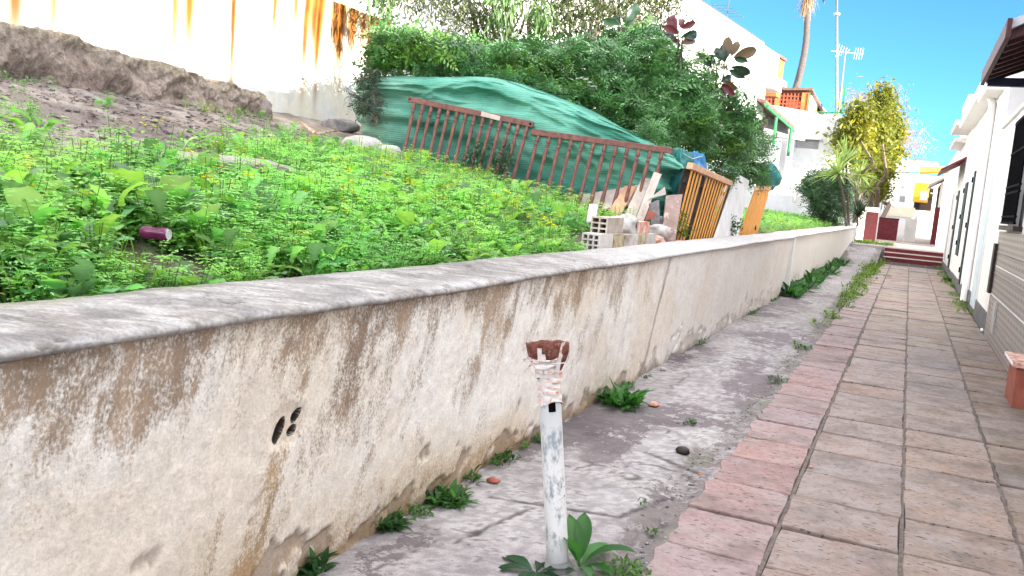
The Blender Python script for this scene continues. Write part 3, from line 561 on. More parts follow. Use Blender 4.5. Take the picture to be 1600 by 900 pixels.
# two turned railings leaning on the net
def baluster_mesh(ln):
    p = [(.0, .017), (.03, .017), (.05, .021), (.06, .013), (.075, .013), (.09, .022), (.10, .022), (.115, .014), (.17, .017), (.26, .022), (.38, .018), (.5, .0155), (.66, .0165), (.76, .021), (.82, .0155), (.85, .0135), (.862, .021), (.872, .021), (.884, .013), (.90, .014), (.915, .021), (.935, .019), (1., .018)]
    return MB().lathe([(r*1.12, z*ln) for z, r in p], 8).mesh('baluster', True)
def railing(ptl, ptr, bases, label, hole, patch):
    ptl, ptr = np.array(ptl), np.array(ptr); mid = (ptl+ptr)/2
    root = empty('wooden_railing', mid, 0, label, 'railing', 'turned wooden railings leaning on the green net')
    d = _n(ptr-ptl); up = _n(np.cross(d, [0.42, -.9, 0])); up = up if up[2] > 0 else -up; nr = np.cross(d, up)
    m = MB(); a = ptl-mid; b = ptr-mid; hh = .034; tt = .045
    f = -1 if nr[1] > 0 else 1
    m.quad_prism(a-up*hh+nr*f*.02, b-up*hh+nr*f*.02, b+up*hh+nr*f*.02, a+up*hh+nr*f*.02, -nr*f*tt)
    m.build('top_rail', M_rail, root, bevel=.006)
    bm_ = baluster_mesh(1.)
    for i, (t, pb) in enumerate(bases):
        top = ptl+(ptr-ptl)*t - up*hh; v = np.array(pb)-top
        o = link('baluster', bm_, M_rail, root, np.array(pb)-mid); ln = np.linalg.norm(v)
        o.rotation_euler = Vector(-v).to_track_quat('Z', 'Y').to_euler(); o.scale = (1.06, 1.06, ln)
    for t, r in hole:
        c = ptl+(ptr-ptl)*t-mid+nr*f*.021
        MB().tube([c, c+nr*f*.004], r, 10).build('bolt_hole', M_black, root)
    for t0, t1 in patch:
        p0 = a+(b-a)*t0; p1 = a+(b-a)*t1
        MB().quad_prism(p0-up*hh*.7+nr*f*.021, p1-up*hh*1.02+nr*f*.021, p1+up*hh*.5+nr*f*.021, p0+up*hh*.95+nr*f*.021, nr*f*.005).build('bare_patch', M_board, root)
    return root
def foot(s, back=0.):                                                 # s in 0..1 along the foot line
    p = RL+(RR-RL)*s; return np.array([p[0], p[1]+back, bedz(p[0], p[1])+.02])
def atfoot(px, py):                                                   # on the vertical plane through the foot line
    r = ray(px, py); nrm = np.array([-(RR-RL)[1], (RR-RL)[0], 0]); t = nrm.dot(np.r_[RL, 0]-O)/nrm.dot(r); return O+r*t
def atlean(px, py):                                                   # the plane the tops lean in, a little further back
    q = RL+np.array([-.0, .17]); r = ray(px, py); nrm = np.array([-(RR-RL)[1], (RR-RL)[0], 0]); t = nrm.dot(np.r_[q, 0]-O)/nrm.dot(r); return O+r*t
def feet(x0, x1, n, t0, t1, ya, yb):
    out = []
    for i in range(n):
        k = i/(n-1); px = x0+(x1-x0)*k + random.uniform(-1.5, 1.5); py = ya+(yb-ya)*k
        out.append((t0+(t1-t0)*k, atfoot(px, py+9)))
    return out
railing(atlean(638, 155), atlean(834, 195), feet(626, 793, 14, .055, .955, 249, 300), 'longer upper wooden railing with fourteen turned balusters and a scraped top rail', [(.018, .009), (.975, .013)], [(.59, .74)])
railing(atlean(830, 206), atlean(1051, 236), feet(815, 1003, 12, .055, .93, 304, 352), 'lower wooden railing beside the bricks with a plain reddish top rail', [], [])
def board(name, pts, depth, mat, t=.025, label=None, cat='board', group=None, parent=None, bevel=0.003):
    """four corners seen in the photograph, each put at its own distance: depth is ('x', value) or a list"""
    P = []
    for i, (px, py) in enumerate(pts):
        k, v = depth[i] if isinstance(depth, list) else depth
        P.append(atx(px, py, v) if k == 'x' else aty(px, py, v) if k == 'y' else atd(px, py, v))
    P = np.array(P); c = P.mean(0); q = P-c
    n = _n(np.cross(q[1]-q[0], q[3]-q[0])); n = n if n.dot(c-O) > 0 else -n
    o = MB().quad_prism(*q, n*t).build(name, mat, parent, c if parent is None else c-np.array(parent.location), bevel=bevel)
    if parent is None: tag(o, label, cat, group)
    return o
d0 = 9.75
board('timber_board', [(884, 336), (1012, 316), (1012, 286), (884, 308)], [('d', 9.95), ('d', 9.9), ('d', 10.05), ('d', 10.1)], M_board, .03, 'wide pale board lying level behind the lower railing', 'board')
board('timber_plank', [(968, 352), (988, 352), (1018, 280), (1004, 276)], [('d', 9.7), ('d', 9.7), ('d', 9.95), ('d', 9.95)], M_board, .025, 'pale plank leaning beside the last balusters of the lower railing', 'plank')
board('timber_plank', [(990, 350), (1003, 352), (1034, 272), (1022, 268)], [('d', 9.62), ('d', 9.62), ('d', 9.85), ('d', 9.85)], M_board, .02, 'narrow whitish plank leaning at the right end of the lower railing', 'plank')
board('timber_plank', [(940, 346), (962, 350), (996, 290), (976, 290)], [('d', 9.75), ('d', 9.75), ('d', 10.0), ('d', 10.0)], M_slatrail, .02, 'pinkish plank leaning behind the middle of the lower railing', 'plank')
board('broken_board', [(1012, 312), (1022, 309), (1041, 304), (1039, 292), (1018, 297)][:4], [('d', 9.7)]*4, M_board, .02, 'torn pale board end sticking out above the brown slab', 'board')
board('stone_slab', [(1033, 379), (1055, 376), (1067, 303), (1041, 305)], [('d', 9.3), ('d', 9.35), ('d', 9.75), ('d', 9.7)], M_marble, .03, 'brown veined stone slab propped upright beside the slatted panel', 'slab')
board('slate_piece', [(1018, 352), (1031, 346), (1030, 312), (1014, 318)], [('d', 9.45)]*4, M_greyrock, .025, 'grey curved slate piece standing behind the brick pile', 'slate')
board('wood_offcut', [(916, 346), (930, 344), (934, 320), (921, 318)], [('d', 8.2), ('d', 8.2), ('d', 8.5), ('d', 8.5)], M_whiteboard, .02, 'short whitish wood offcut with rusty foot standing left of the bricks', 'offcut')
board('clay_shard', [(1008, 345), (1022, 341), (1025, 333), (1013, 328)], [('d', 9.3)]*4, M_terra, .02, 'reddish clay tile shard behind the brick pile', 'shard')
M_bluesheet = mat_flat('grey_blue_sheet', (.06, .11, .12), .6)
# orange slatted panel
def slat_panel():
    c = lambda px, py, x=-2.37: atx(px, py, x)
    bl, br, tr, tl = c(1051, 379), c(1112, 377), c(1140, 289), c(1080, 263)
    e = empty('slatted_panel', bl, 0, 'orange slatted wooden panel with one missing slat leaning on the wall top', 'panel'); o0 = bl
    n = 14; nx = np.array([1., 0, 0])
    for i in range(n):
        if i == 4: continue
        k = (i+.5)/n; hw = .20/n
        f = lambda a, b, t: a+(b-a)*t
        p = [f(bl, br, k-hw), f(bl, br, k+hw), f(tl, tr, k+hw), f(tl, tr, k-hw)]; p = [q-o0 for q in p]
        MB().quad_prism(*p, -nx*.012).build('slat', M_slat, e, bevel=.004)
    u = _n(tl-bl)
    for nm, k0, k1, mat in (('top_rail', .985, 1.075, M_slatrail), ):
        f = lambda b_, t_, k: b_+(t_-b_)*k-o0
        MB().quad_prism(f(bl, tl, k0)+nx*.025-(br-bl)*.03, f(br, tr, k0)+nx*.025+(br-bl)*.03, f(br, tr, k1)+nx*.025+(br-bl)*.03, f(bl, tl, k1)+nx*.025-(br-bl)*.03, -nx*.07).build(nm, mat, e, bevel=.005)
    f = lambda b_, t_, k: b_+(t_-b_)*k-o0
    for ka, kb, mt in ((0, .27, M_darkwood), (.27, .375, M_bluesheet), (.375, 1, M_darkwood)):  # added dark sheets make the slat gaps look shaded; middle sheet is grey-blue
        q = [bl+(br-bl)*ka-o0, bl+(br-bl)*kb-o0, tl+(tr-tl)*kb-o0, tl+(tr-tl)*ka-o0]; MB().quad_prism(*[v-nx*.075 for v in q], -nx*.01).build('gap_sheet', mt, e)
    for k0 in (.12, .8): MB().quad_prism(f(bl, tl, k0)-nx*.035, f(br, tr, k0)-nx*.035, f(br, tr, k0+.06)-nx*.035, f(bl, tl, k0+.06)-nx*.035, -nx*.03).build('back_rail', M_darkwood, e)
slat_panel()
board('white_board', [(1116, 377), (1153, 373), (1171, 282), (1152, 271)], [('x', -2.31), ('x', -2.31), ('x', -2.40), ('x', -2.40)], M_whiteboard, .03, 'tall white board with nail holes propped right of the slatted panel', 'board')
board('white_ledge', [(1114, 379), (1154, 375), (1154, 369), (1114, 373)], ('x', -2.30), M_whiteboard, .05, 'small white strip at the foot of the tall white board', 'strip')
board('backing_sheet', [(1108, 377), (1122, 376), (1150, 285), (1138, 289)], ('x', -2.56), M_bluesheet, .02, 'grey blue sheet seen in the gap behind the white board', 'sheet')
def plank_door():
    bl, br, tr, tl = atx(1155, 373, -2.4), atx(1182, 369, -2.4), atx(1203, 296, -2.4), atx(1181, 297, -2.4)
    e = empty('plank_panel', bl, 0, 'orange plank panel with a dark hole at the far end of the heap', 'panel'); nx = np.array([1., 0, 0]); f = lambda a, b, t: a+(b-a)*t
    for i, (a, b) in enumerate(((0, .17), (.23, .46), (.51, .73), (.78, 1))):
        MB().quad_prism(*[q-bl for q in (f(bl, br, a), f(bl, br, b), f(tl, tr, b), f(tl, tr, a))], -nx*.03).build('plank', M_slat, e, bevel=.004)
    g_ = lambda k, s: f(bl, tl, k)-bl if s < 0 else f(br, tr, k)-bl
    MB().quad_prism(g_(1., -1)+nx*.02, g_(1., 1)+nx*.02, g_(1.08, 1)+nx*.02, g_(1.08, -1)+nx*.02, -nx*.07).build('top_rail', M_slatrail, e)
    h = f(f(bl, br, .78), f(tl, tr, .78), .18)-bl
    MB().tube([h-nx*.01, h+nx*.004], .045, 10).build('hole', M_black, e)
plank_door()
# tarp, bundle
def crumple(name, c, r, mat, seed, label, cat, parent=None, n=34, amp=.3):
    a, b = np.meshgrid(np.linspace(0, PI, n), np.linspace(0, 2*PI, 2*n, endpoint=False), indexing='ij')
    d = np.stack([np.sin(a)*np.cos(b), np.sin(a)*np.sin(b), np.cos(a)], -1)
    k = 1+amp*(fbm(d[..., 0]*2+seed, d[..., 1]*2, d[..., 2]*1.2, 3, seed)-.5)*2 + .22*(1-np.abs(2*fbm(d[..., 0]*3.2, d[..., 1]*3.2+seed, d[..., 2]*1.1, 3, seed+3)-1)-.7)
    V = d*k[..., None]*np.array(r); idx = np.arange(n*2*n).reshape(n, 2*n); q = np.stack([idx[:-1], idx[1:], np.roll(idx, -1, 1)[1:], np.roll(idx, -1, 1)[:-1]], -1).reshape(-1, 4)
    o = link(name, npmesh(name, V.reshape(-1, 3), q, None, True), mat, None, c); tag(o, label, cat); return o
crumple('blue_tarp', atx(1078, 274, -2.60)+np.array([0, .3, -.02]), (.14, .36, .30), M_tarp, 3, 'crumpled blue tarpaulin hanging behind the slatted panel', 'tarpaulin')
crumple('tarp_bundle', atx(1060, 275, -2.62)+np.array([0, .1, -.1]), (.17, .30, .40), M_tealbag, 8, 'dark teal bundled netting between the lower railing and the blue tarpaulin', 'bundle')
crumple('net_bundle', atx(1199, 277, -2.55), (.22, .36, .26), M_tealbag, 12, 'rounded teal bag bulging above the far orange plank panel', 'bag')
MB().tube([atx(1068, 240, -2.4), atx(1082, 248, -2.36), atx(1097, 244, -2.4)], .006, 5).build('cord', M_grey, None); tag(bpy.data.objects['cord'], 'thin pale cord tied across the top of the blue tarpaulin', 'cord')
# bricks
def brick_mesh(wx, ly, hz, nx, nz, ribs, seed):
    m = MB(); t = .014; wh = (wx-t*(nx+1))/nx; hh = (hz-t*(nz+1))/nz
    for i in range(nx+1): m.box(i*(wh+t), i*(wh+t)+t, 0, ly, 0, hz)
    for i in range(nx):
        for j in range(nz+1): m.box(i*(wh+t)+t, (i+1)*(wh+t), .001, ly-.001, j*(hh+t), j*(hh+t)+t)
        m.box(i*(wh+t)+t, (i+1)*(wh+t), ly*.55, ly*.56, t*.5, hz-t*.5)
    if ribs:
        for j in range(9): m.box(wx, wx+.005, 0, ly, .008+j*hz/9, .008+j*hz/9+hz/18)
    return m.mesh('brick', False)
def brick(px, py, x, size, holes, ribs, mat, label, rz=0., rx=0., dz=0.):
    p = atx(px, py, x); m = brick_mesh(*size, *holes, ribs, 0)
    o = link('hollow_brick', m, mat, None, (p[0]-size[0], p[1], p[2]+dz)); o.rotation_euler = (rx, 0, rz); return tag(o, label, 'brick', 'hollow bricks piled on the wall top')
brick(935, 394, -2.27, (.155, .36, .145), (3, 3), False, M_brickwhite, 'end hollow brick of the lower row, nine square holes facing out')
brick(956.5, 393, -2.27, (.155, .37, .135), (3, 3), False, M_brickyellow, 'second brick of the lower row, dirty beige face', .02)
brick(976, 391, -2.26, (.15, .36, .14), (3, 2), True, M_brickwhite, 'third brick of the lower row, ribbed pale side', -.02)
brick(993, 389, -2.27, (.15, .36, .145), (2, 2), False, M_brickyellow, 'fourth brick of the lower row with a yellowish stained face', .03)
brick(1009.5, 387, -2.27, (.15, .29, .13), (2, 2), True, M_brickwhite, 'last brick of the lower row beside the broken lumps', -.03)
pA = atx(948, 367, -2.29); brick(948, 368, -2.29, (.15, .40, .15), (2, 3), True, M_brick, 'ribbed hollow brick lying on top of the lower row', -.03, 0, .0)
brick(996, 367, -2.28, (.14, .44, .12), (2, 2), False, M_brickred, 'reddish hollow brick on top beside the white mortar lump', .03)
def rock(name, px, py, x, r, mat, seed, label, cat='stone', group=None):
    o = lump(name, mat, atx(px, py, x), r, seed, None, .55, 14); return tag(o, label, cat, group)
rock('mortar_lump', 975, 353, -2.38, (.10, .19, .10), M_rock, 21, 'white mortar lump between the two upper bricks', 'mortar lump')
rock('mortar_lump', 1027, 362, -2.36, (.10, .18, .07), M_rock, 23, 'white mortar lump at the far end of the brick pile', 'mortar lump')
rock('brick_chunk', 1026, 378, -2.30, (.07, .13, .06), M_brickred, 25, 'broken pinkish brick chunk closing the lower row', 'brick chunk')
rock('brick_chunk', 1041, 374, -2.32, (.08, .16, .09), M_marble, 27, 'brown stone chunk leaning at the foot of the stone slab', 'stone')
rock('brick_chunk', 1057, 379, -2.25, (.06, .25, .022), M_brickred, 29, 'flat reddish brick shard lying at the slatted panel foot', 'brick shard')
rock('grey_lump', 1036, 355, -2.5, (.13, .2, .12), M_greyrock, 31, 'dark grey rubble lump behind the brick pile', 'stone')
def bed_rock(name, px, py, r, mat, seed, label, cat='stone'):
    p = at_bed(px, py); o = lump(name, mat, (p[0], p[1], p[2]+r[2]*.5), r, seed, None, .3, 12); return tag(o, label, cat)
bed_rock('white_rock', 608, 252, (.13, .13, .12), M_rock, 41, 'angular white rock left of the upper railing foot')
bed_rock('white_rock', 566, 237, (.24, .16, .12), M_rock, 43, 'broad pale rock at the left end of the netted heap')
bed_rock('brown_rock', 530, 203, (.25, .2, .1), M_greyrock, 45, 'grey brown stone below the stained wall near the heap')
bed_rock('brick_fragment', 458, 232, (.09, .07, .05), M_terra, 47, 'small orange brick fragment among the sparse weeds', 'brick fragment')
p0, p1, p2 = at_bed(472, 200), at_bed(492, 216), at_bed(528, 210)
for q in (p0, p1, p2): q[2] += .05
m = MB().tube([p0, p1], .02, 7).tube([p1, p2], .013, 6); c = m.build('broken_stick', M_brickred, None); tag(c, 'reddish broken stick lying by the stones near the heap', 'stick')
# purple can in the weeds
pc = at_bed(238, 402); can = empty('drink_can', (pc[0]+.03, pc[1]-.02, pc[2]+.10), .5, 'crushed purple drink can lying in the weeds near the coping', 'can'); can.scale = (.78,)*3
o = MB().lathe([(.026, -.075), (.033, -.066), (.033, -.03), (.029, 0), (.033, .03), (.033, .062), (.026, .075)], 14).build('can_body', M_purple, can, smooth=True); o.rotation_euler = (0, PI/2, -.25)
o = MB().lathe([(.027, .0745), (.027, .078), (.022, .078), (.021, .076)], 14).build('can_end', M_grey, can); o.rotation_euler = (0, PI/2, -.25)
# ------------------------------------------------------------------ bollard
def bollard():
    b = np.array([-1.145, 3.33, 0.]); t = np.array([-1.285, 3.33, .93]); ax = _n(t-b)
    e = empty('pipe_post', b, 0, 'leaning white painted pipe post with taped rusty cup on top', 'post')
    e.rotation_euler = Vector((0, 0, 1)).rotation_difference(Vector(ax)).to_euler()
    m_pipe, nt, bs = newmat('post_paint')
    n = noise_node(nt, 9, 8, .75, stretch=(1, 1, .45)); r = nt.nodes.new('ShaderNodeValToRGB'); r.color_ramp.elements[0].position = .40; r.color_ramp.elements[1].position = .47
    r.color_ramp.elements[0].color = (.27, .32, .35, 1); r.color_ramp.elements[1].color = (.74, .74, .72, 1); L(nt, n.outputs[0], r.inputs[0])
    n2 = noise_node(nt, 26, 4, .6); r2 = nt.nodes.new('ShaderNodeValToRGB'); r2.color_ramp.elements[0].position = .67; r2.color_ramp.elements[1].position = .70; L(nt, n2.outputs[0], r2.inputs[0])
    mxn = nt.nodes.new('ShaderNodeMixRGB'); mxn.inputs[2].default_value = (.05, .12, .08, 1); L(nt, r2.outputs[0], mxn.inputs[0]); L(nt, r.outputs[0], mxn.inputs[1])
    tcn = nt.nodes.new('ShaderNodeTexCoord'); sx = nt.nodes.new('ShaderNodeSeparateXYZ'); L(nt, tcn.outputs['Object'], sx.inputs[0])
    mr = nt.nodes.new('ShaderNodeMapRange'); mr.inputs[1].default_value = .15; mr.inputs[2].default_value = .02; mr.inputs[3].default_value = 0; mr.inputs[4].default_value = .7; L(nt, sx.outputs[2], mr.inputs[0])
    mx2 = nt.nodes.new('ShaderNodeMixRGB'); mx2.inputs[2].default_value = (.3, .3, .31, 1); L(nt, mr.outputs[0], mx2.inputs[0]); L(nt, mxn.outputs[0], mx2.inputs[1])
    mr3 = nt.nodes.new('ShaderNodeMapRange'); mr3.inputs[1].default_value = .4; mr3.inputs[2].default_value = .68; mr3.inputs[3].default_value = 0; mr3.inputs[4].default_value = .5; L(nt, sx.outputs[2], mr3.inputs[0])
    mx3 = nt.nodes.new('ShaderNodeMixRGB'); mx3.inputs[2].default_value = (.36, .40, .43, 1); L(nt, mr3.outputs[0], mx3.inputs[0]); L(nt, mx2.outputs[0], mx3.inputs[1])
    L(nt, mx3.outputs[0], bs.inputs['Base Color']); bs.inputs['Roughness'].default_value = .55; bump(nt, bs, n.outputs[0], .5, .003)
    R = .0455
    prof = [(R, z) for z in np.linspace(-.02, .70, 30)]
    o = MB().lathe(prof, 28).build('pipe', m_pipe, e, smooth=True)
    for v in o.data.vertices:
        k = 1+.03*(float(fbm(v.co.x*30, v.co.y*30, v.co.z*9, 2, 7))-.5); v.co.x *= k; v.co.y *= k
    MB().lathe([(.062, -.02), (.058, .012), (.05, .02), (R, .026)], 24).build('cement_foot', M_greyrock2, e, smooth=True)
    # wrapped tape with orange print
    m_t, nt, bs = newmat('printed_tape')
    tcn = nt.nodes.new('ShaderNodeTexCoord'); mpn = nt.nodes.new('ShaderNodeMapping'); mpn.inputs['Scale'].default_value = (60, 60, 150); L(nt, tcn.outputs['Object'], mpn.inputs[0])
    vo = nt.nodes.new('ShaderNodeTexNoise'); vo.inputs['Scale'].default_value = 1.1; vo.inputs['Detail'].default_value = 2; L(nt, mpn.outputs[0], vo.inputs[0])
    wv = nt.nodes.new('ShaderNodeTexWave'); wv.bands_direction = 'Z'; wv.inputs['Scale'].default_value = 11; wv.inputs['Distortion'].default_value = 5; wv.inputs['Detail'].default_value = 2; L(nt, tcn.outputs['Object'], wv.inputs[0])
    r = nt.nodes.new('ShaderNodeValToRGB'); r.color_ramp.elements[0].position = .56; r.color_ramp.elements[1].position = .61; L(nt, vo.outputs[0], r.inputs[0])
    rw_ = nt.nodes.new('ShaderNodeValToRGB'); rw_.color_ramp.elements[0].position = .35; rw_.color_ramp.elements[1].position = .55; L(nt, wv.outputs['Fac'], rw_.inputs[0])
    mu = nt.nodes.new('ShaderNodeMath'); mu.operation = 'MULTIPLY'; L(nt, r.outputs[0], mu.inputs[0]); L(nt, rw_.outputs[0], mu.inputs[1])
    mxn = nt.nodes.new('ShaderNodeMixRGB'); mxn.inputs[1].default_value = (.66, .62, .58, 1); mxn.inputs[2].default_value = (.72, .22, .09, 1); L(nt, mu.outputs[0], mxn.inputs[0]); L(nt, mxn.outputs[0], bs.inputs['Base Color'])
    bs.inputs['Roughness'].default_value = .45; bump(nt, bs, wv.outputs['Fac'], .35, .003)
    def wrap(name, z0, z1, r0, r1, seed, mat, gap=None, amp=.006):
        n, k = 40, 16; a, b = np.meshgrid(np.linspace(0, 2*PI, n), np.linspace(0, 1, k), indexing='ij')
        nn = fbm(np.cos(a)*2+seed, np.sin(a)*2, b*4, 3, seed)-.5
        rr = r0+(r1-r0)*b+amp*2*nn+.002*np.sin(b*22+np.cos(a)*3+a*2); zz = z0+(z1-z0)*b+.012*np.sin(a*2+seed)*sm(.1, 0, np.minimum(b, 1-b))
        P = np.stack([rr*np.cos(a), rr*np.sin(a), zz], -1); return gridmesh(name, P, None, mat, e, True)
    wrap('tape_wrap', .685, .80, .049, .050, 3, m_t); wrap('tape_wrap', .785, .885, .052, .060, 6, m_t, amp=.009)
    # rusty open cup: half bowl, wider across than deep
    n, k = 36, 12; a, b = np.meshgrid(np.linspace(0, 2*PI, n), np.linspace(0, 1, k), indexing='ij')
    rr = .043+.050*np.sin(b*PI/2)+.006*(fbm(np.cos(a)*3, np.sin(a)*3, b*3, 3, 9)-.5); zz = .80+.135*b+.012*(fbm(np.cos(a)*4, np.sin(a)*4, 0, 3, 12)-.5)*b
    outer = np.stack([rr*np.cos(a), .72*rr*np.sin(a), zz], -1); inner = np.stack([(rr-.012)*np.cos(a), .72*(rr-.014)*np.sin(a), np.maximum(zz-.004, .83)], -1)[:, ::-1]
    gridmesh('rusty_cup', np.concatenate([outer, inner], 1), None, M_rust, e, True)
    # strips of tape pulled over the cup
    for (a0, zt, wd, tilt) in ((-1.75, .925, .020, .15), (-1.35, .90, .016, -.1), (-.75, .945, .022, .35), (-2.5, .86, .018, -.3), (.2, .90, .018, .2)):
        pts = []; k = 9
        for i in range(k):
            t_ = i/(k-1); z = .79+(zt-.79)*t_; r_ = .060+.034*t_ if z > .80 else .056; aa = a0+tilt*t_
            for s in (-1, 1): pts.append((r_*math.cos(aa+s*wd/r_*.5), .82*r_*math.sin(aa+s*wd/r_*.5)-.004, z+.004*math.sin(i*2.1)))
        fs = [(2*i, 2*i+1, 2*i+3, 2*i+2) for i in range(k-1)]
        MB().add(pts, fs).build('tape_strip', m_t, e)
    wrap('tape_knot', .845, .875, .068, .074, 14, m_t, amp=.014)
    # black square of tape, facing the path
    n = 8; pts = []
    for i in range(n):
        aa = -1.35+.62*i/(n-1)
        for z in (.655, .695): pts.append(((R+.003)*math.cos(aa), (R+.003)*math.sin(aa), z))
    MB().add(pts, [(2*i, 2*i+2, 2*i+3, 2*i+1) for i in range(n-1)]).build('black_sticker', M_black, e)
    for i, (a0, dz) in enumerate(((3.4, .0), (3.0, .01), (2.7, -.015))):
        p = np.array([.07*math.cos(a0), .06*math.sin(a0), .86+dz]); q = p+np.array([-.045, -.02*i+.01, .005-.02*i])
        MB().tube([p, (p+q)/2+np.array([0, 0, .01]), q], .004, 5).build('frayed_end', m_t, e)
M_greyrock2 = mat_noise('foot_cement', (.2, .2, .2), (.38, .37, .36), 9, .9, .6, .01)
bollard()
# ------------------------------------------------------------------ vegetation
def leaf(Ln, W, prof, a0=.3, curl=1.0, fold=.35, wave=.0, seed=0, stalk=0.):
    """midrib from the origin along +Y, rising at angle a0 and curling over; returns V, T"""
    r = random.Random(seed); n = len(prof); V = []; y = z = 0.; a = a0
    if stalk: y += stalk*math.cos(a); z += stalk*math.sin(a)
    st = Ln/(n-1)
    for i, p in enumerate(prof):
        w_ = W*p*.5; up = fold*w_; k = r.uniform(-1, 1)*wave*W
        nx, nz_ = -math.sin(a), math.cos(a)
        V += [(-w_, y+nx*(up+k), z+nz_*(up+k)), (0, y, z), (w_, y+nx*(up-k), z+nz_*(up-k))]
        y += st*math.cos(a); z += st*math.sin(a); a -= curl/(n-1)
    T = []
    for i in range(n-1):
        b = 3*i
        for s in (0, 1): T += [(b+s, b+s+1, b+4+s), (b+s, b+4+s, b+3+s)]
    V = np.array(V); T = np.array(T)
    if stalk:
        s = .0035; b = len(V); V = np.concatenate([V, [(-s, 0, 0), (s, 0, 0), (s, V[1][1], V[1][2]), (-s, V[1][1], V[1][2])]]); T = np.concatenate([T, [(b, b+1, b+2), (b, b+2, b+3)]])
    return V, T
def RZ(a): c, s = math.cos(a), math.sin(a); return np.array([[c, -s, 0], [s, c, 0], [0, 0, 1.]])
def RX(a): c, s = math.cos(a), math.sin(a); return np.array([[1., 0, 0], [0, c, -s], [0, s, c]])
def RY(a): c, s = math.cos(a), math.sin(a); return np.array([[c, 0, s], [0, 1., 0], [-s, 0, c]])
class PB:                                                              # plant builder: triangles with colours
    def __init__(s): s.V = []; s.T = []; s.C = []; s.n = 0
    def add(s, VT, R=None, p=(0, 0, 0), c=(1, 1, 1), sc_=1.):
        V, T = VT; V = V*sc_
        if R is not None: V = V @ R.T
        s.V.append(V+np.array(p)); s.T.append(T+s.n); Cc = np.repeat(np.array(c, float)[None], len(V), 0)
        if len(V) >= 12: Cc[1:len(V)-4:3] *= np.array([1.25, 1.12, 1.3])
        s.C.append(Cc); s.n += len(V); return s
    def out(s): return np.concatenate(s.V), np.concatenate(s.T), np.concatenate(s.C)
def scatter(protos, which, pos, rz, scl, tint, tilt=None):
    Vs, Ts, Cs, n = [], [], [], 0
    for k, (V, T, Cc) in enumerate(protos):
        i = np.where(which == k)[0]
        if not len(i): continue
        c, s = np.cos(rz[i]), np.sin(rz[i]); R = np.zeros((len(i), 3, 3)); R[:, 0, 0] = c; R[:, 0, 1] = -s; R[:, 1, 0] = s; R[:, 1, 1] = c; R[:, 2, 2] = 1
        if tilt is not None: R = np.einsum('nij,njk->nik', tilt[i], R)
        W = np.einsum('nij,vj->nvi', R, V)*scl[i][:, None, None]+pos[i][:, None]
        Vs.append(W.reshape(-1, 3)); Ts.append((T[None]+(np.arange(len(i))*len(V))[:, None, None]).reshape(-1, 3)+n); Cs.append((Cc[None]*tint[i][:, None]).reshape(-1, 3)); n += W.shape[0]*W.shape[1]
    return np.concatenate(Vs), np.concatenate(Ts), np.concatenate(Cs)
LOBED = [.25, .5, .38, .75, .55, 1.0, .8, .95, .6, .0]; OVAL = [.12, .6, .95, 1., .75, .0]; ROUND = [.3, .85, 1.05, .95, .55, .05]; LANCE = [.15, .8, 1., .7, .0]; DOCK = [.2, .55, .85, 1., 1.0, .85, .5, 0]
def broad_plant(seed, big=1.):
    r = random.Random(seed); p = PB()
    for i in range(r.randint(7, 10)):
        ln = r.uniform(.065, .15)*big; g = r.uniform(.75, 1.25); c = (.165*g*r.uniform(.85, 1.3), .35*g, .09*g*r.uniform(.7, 1.8))
        if r.random() < .12: c = (.20, .35, .07)
        if r.random() < .2: c = (.10, .19, .09)
        p.add(leaf(ln, ln*r.uniform(.55, .8), LOBED if r.random() < .7 else ROUND, r.uniform(.5, 1.35), r.uniform(.7, 1.7), r.uniform(.1, .45), .07, r.random(), r.uniform(.05, .13)*big), RZ(i*2.4+r.uniform(-.4, .4)), (0, 0, r.uniform(0, .06)*big), c)
    return p.out()
def compound(n, ln, lw, c, r, droop=.8):
    """pinnate leaf along +Y"""
    p = PB(); a = .55; y = z = 0
    for i in range(n):
        k = i/(n-1); l = lw*(1.1-.55*abs(k-.4)*1.3); cc = np.array(c)*r.uniform(.65, 1.4)
        for s in (-1, 1):
            d = np.array([s*l*.9, l*.45, -.15*l]); q = np.array([y*0, y, z]); m = np.array([-.22*l*s*.4, .3*l, .03*l]);
            V = np.array([q, q+d*.5+np.array([0, -.20*l, .05*l]), q+d, q+d*.45+np.array([0, .24*l, .09*l])]); p.add((V, np.array([(0, 1, 2), (0, 2, 3)])), None, (0, 0, 0), cc)
        y += ln/n*math.cos(a); z += ln/n*math.sin(a); a -= droop*1.6/n
    q = np.array([0, y, z]); l = lw; V = np.array([q, q+[.2*l, .4*l, 0], q+[0, l, -.1*l], q+[-.2*l, .4*l, 0]]); p.add((V, np.array([(0, 1, 2), (0, 2, 3)])), None, (0, 0, 0), c)
    return p.out()
def feathery(seed):
    r = random.Random(seed); p = PB()
    for sidx in range(r.randint(3, 4)):
        h = r.uniform(.13, .27); az_ = r.uniform(0, 6.28); ln = r.uniform(.1, .5); top = np.array([math.sin(az_)*ln*h, math.cos(az_)*ln*h, h])
        s = .002; V = np.array([(-s, 0, 0), (s, 0, 0), top+[s, 0, 0], top-[s, 0, 0]]); p.add((V, np.array([(0, 1, 2), (0, 2, 3)])), None, (0, 0, 0), (.08, .13, .04))
        for i in range(5):
            k = .2+.8*i/4; g = r.uniform(.8, 1.2)*(.8+.4*k); V, T, Cc = compound(3, r.uniform(.055, .09), r.uniform(.027, .043), (.215*g, .41*g, .125*g), r)
            p.add((V, T), RZ(i*2.4+az_+r.uniform(-.4, .4)) @ RX(r.uniform(-.3, .35)), top*k, (.215*g, .41*g, .125*g))
    return p.out()
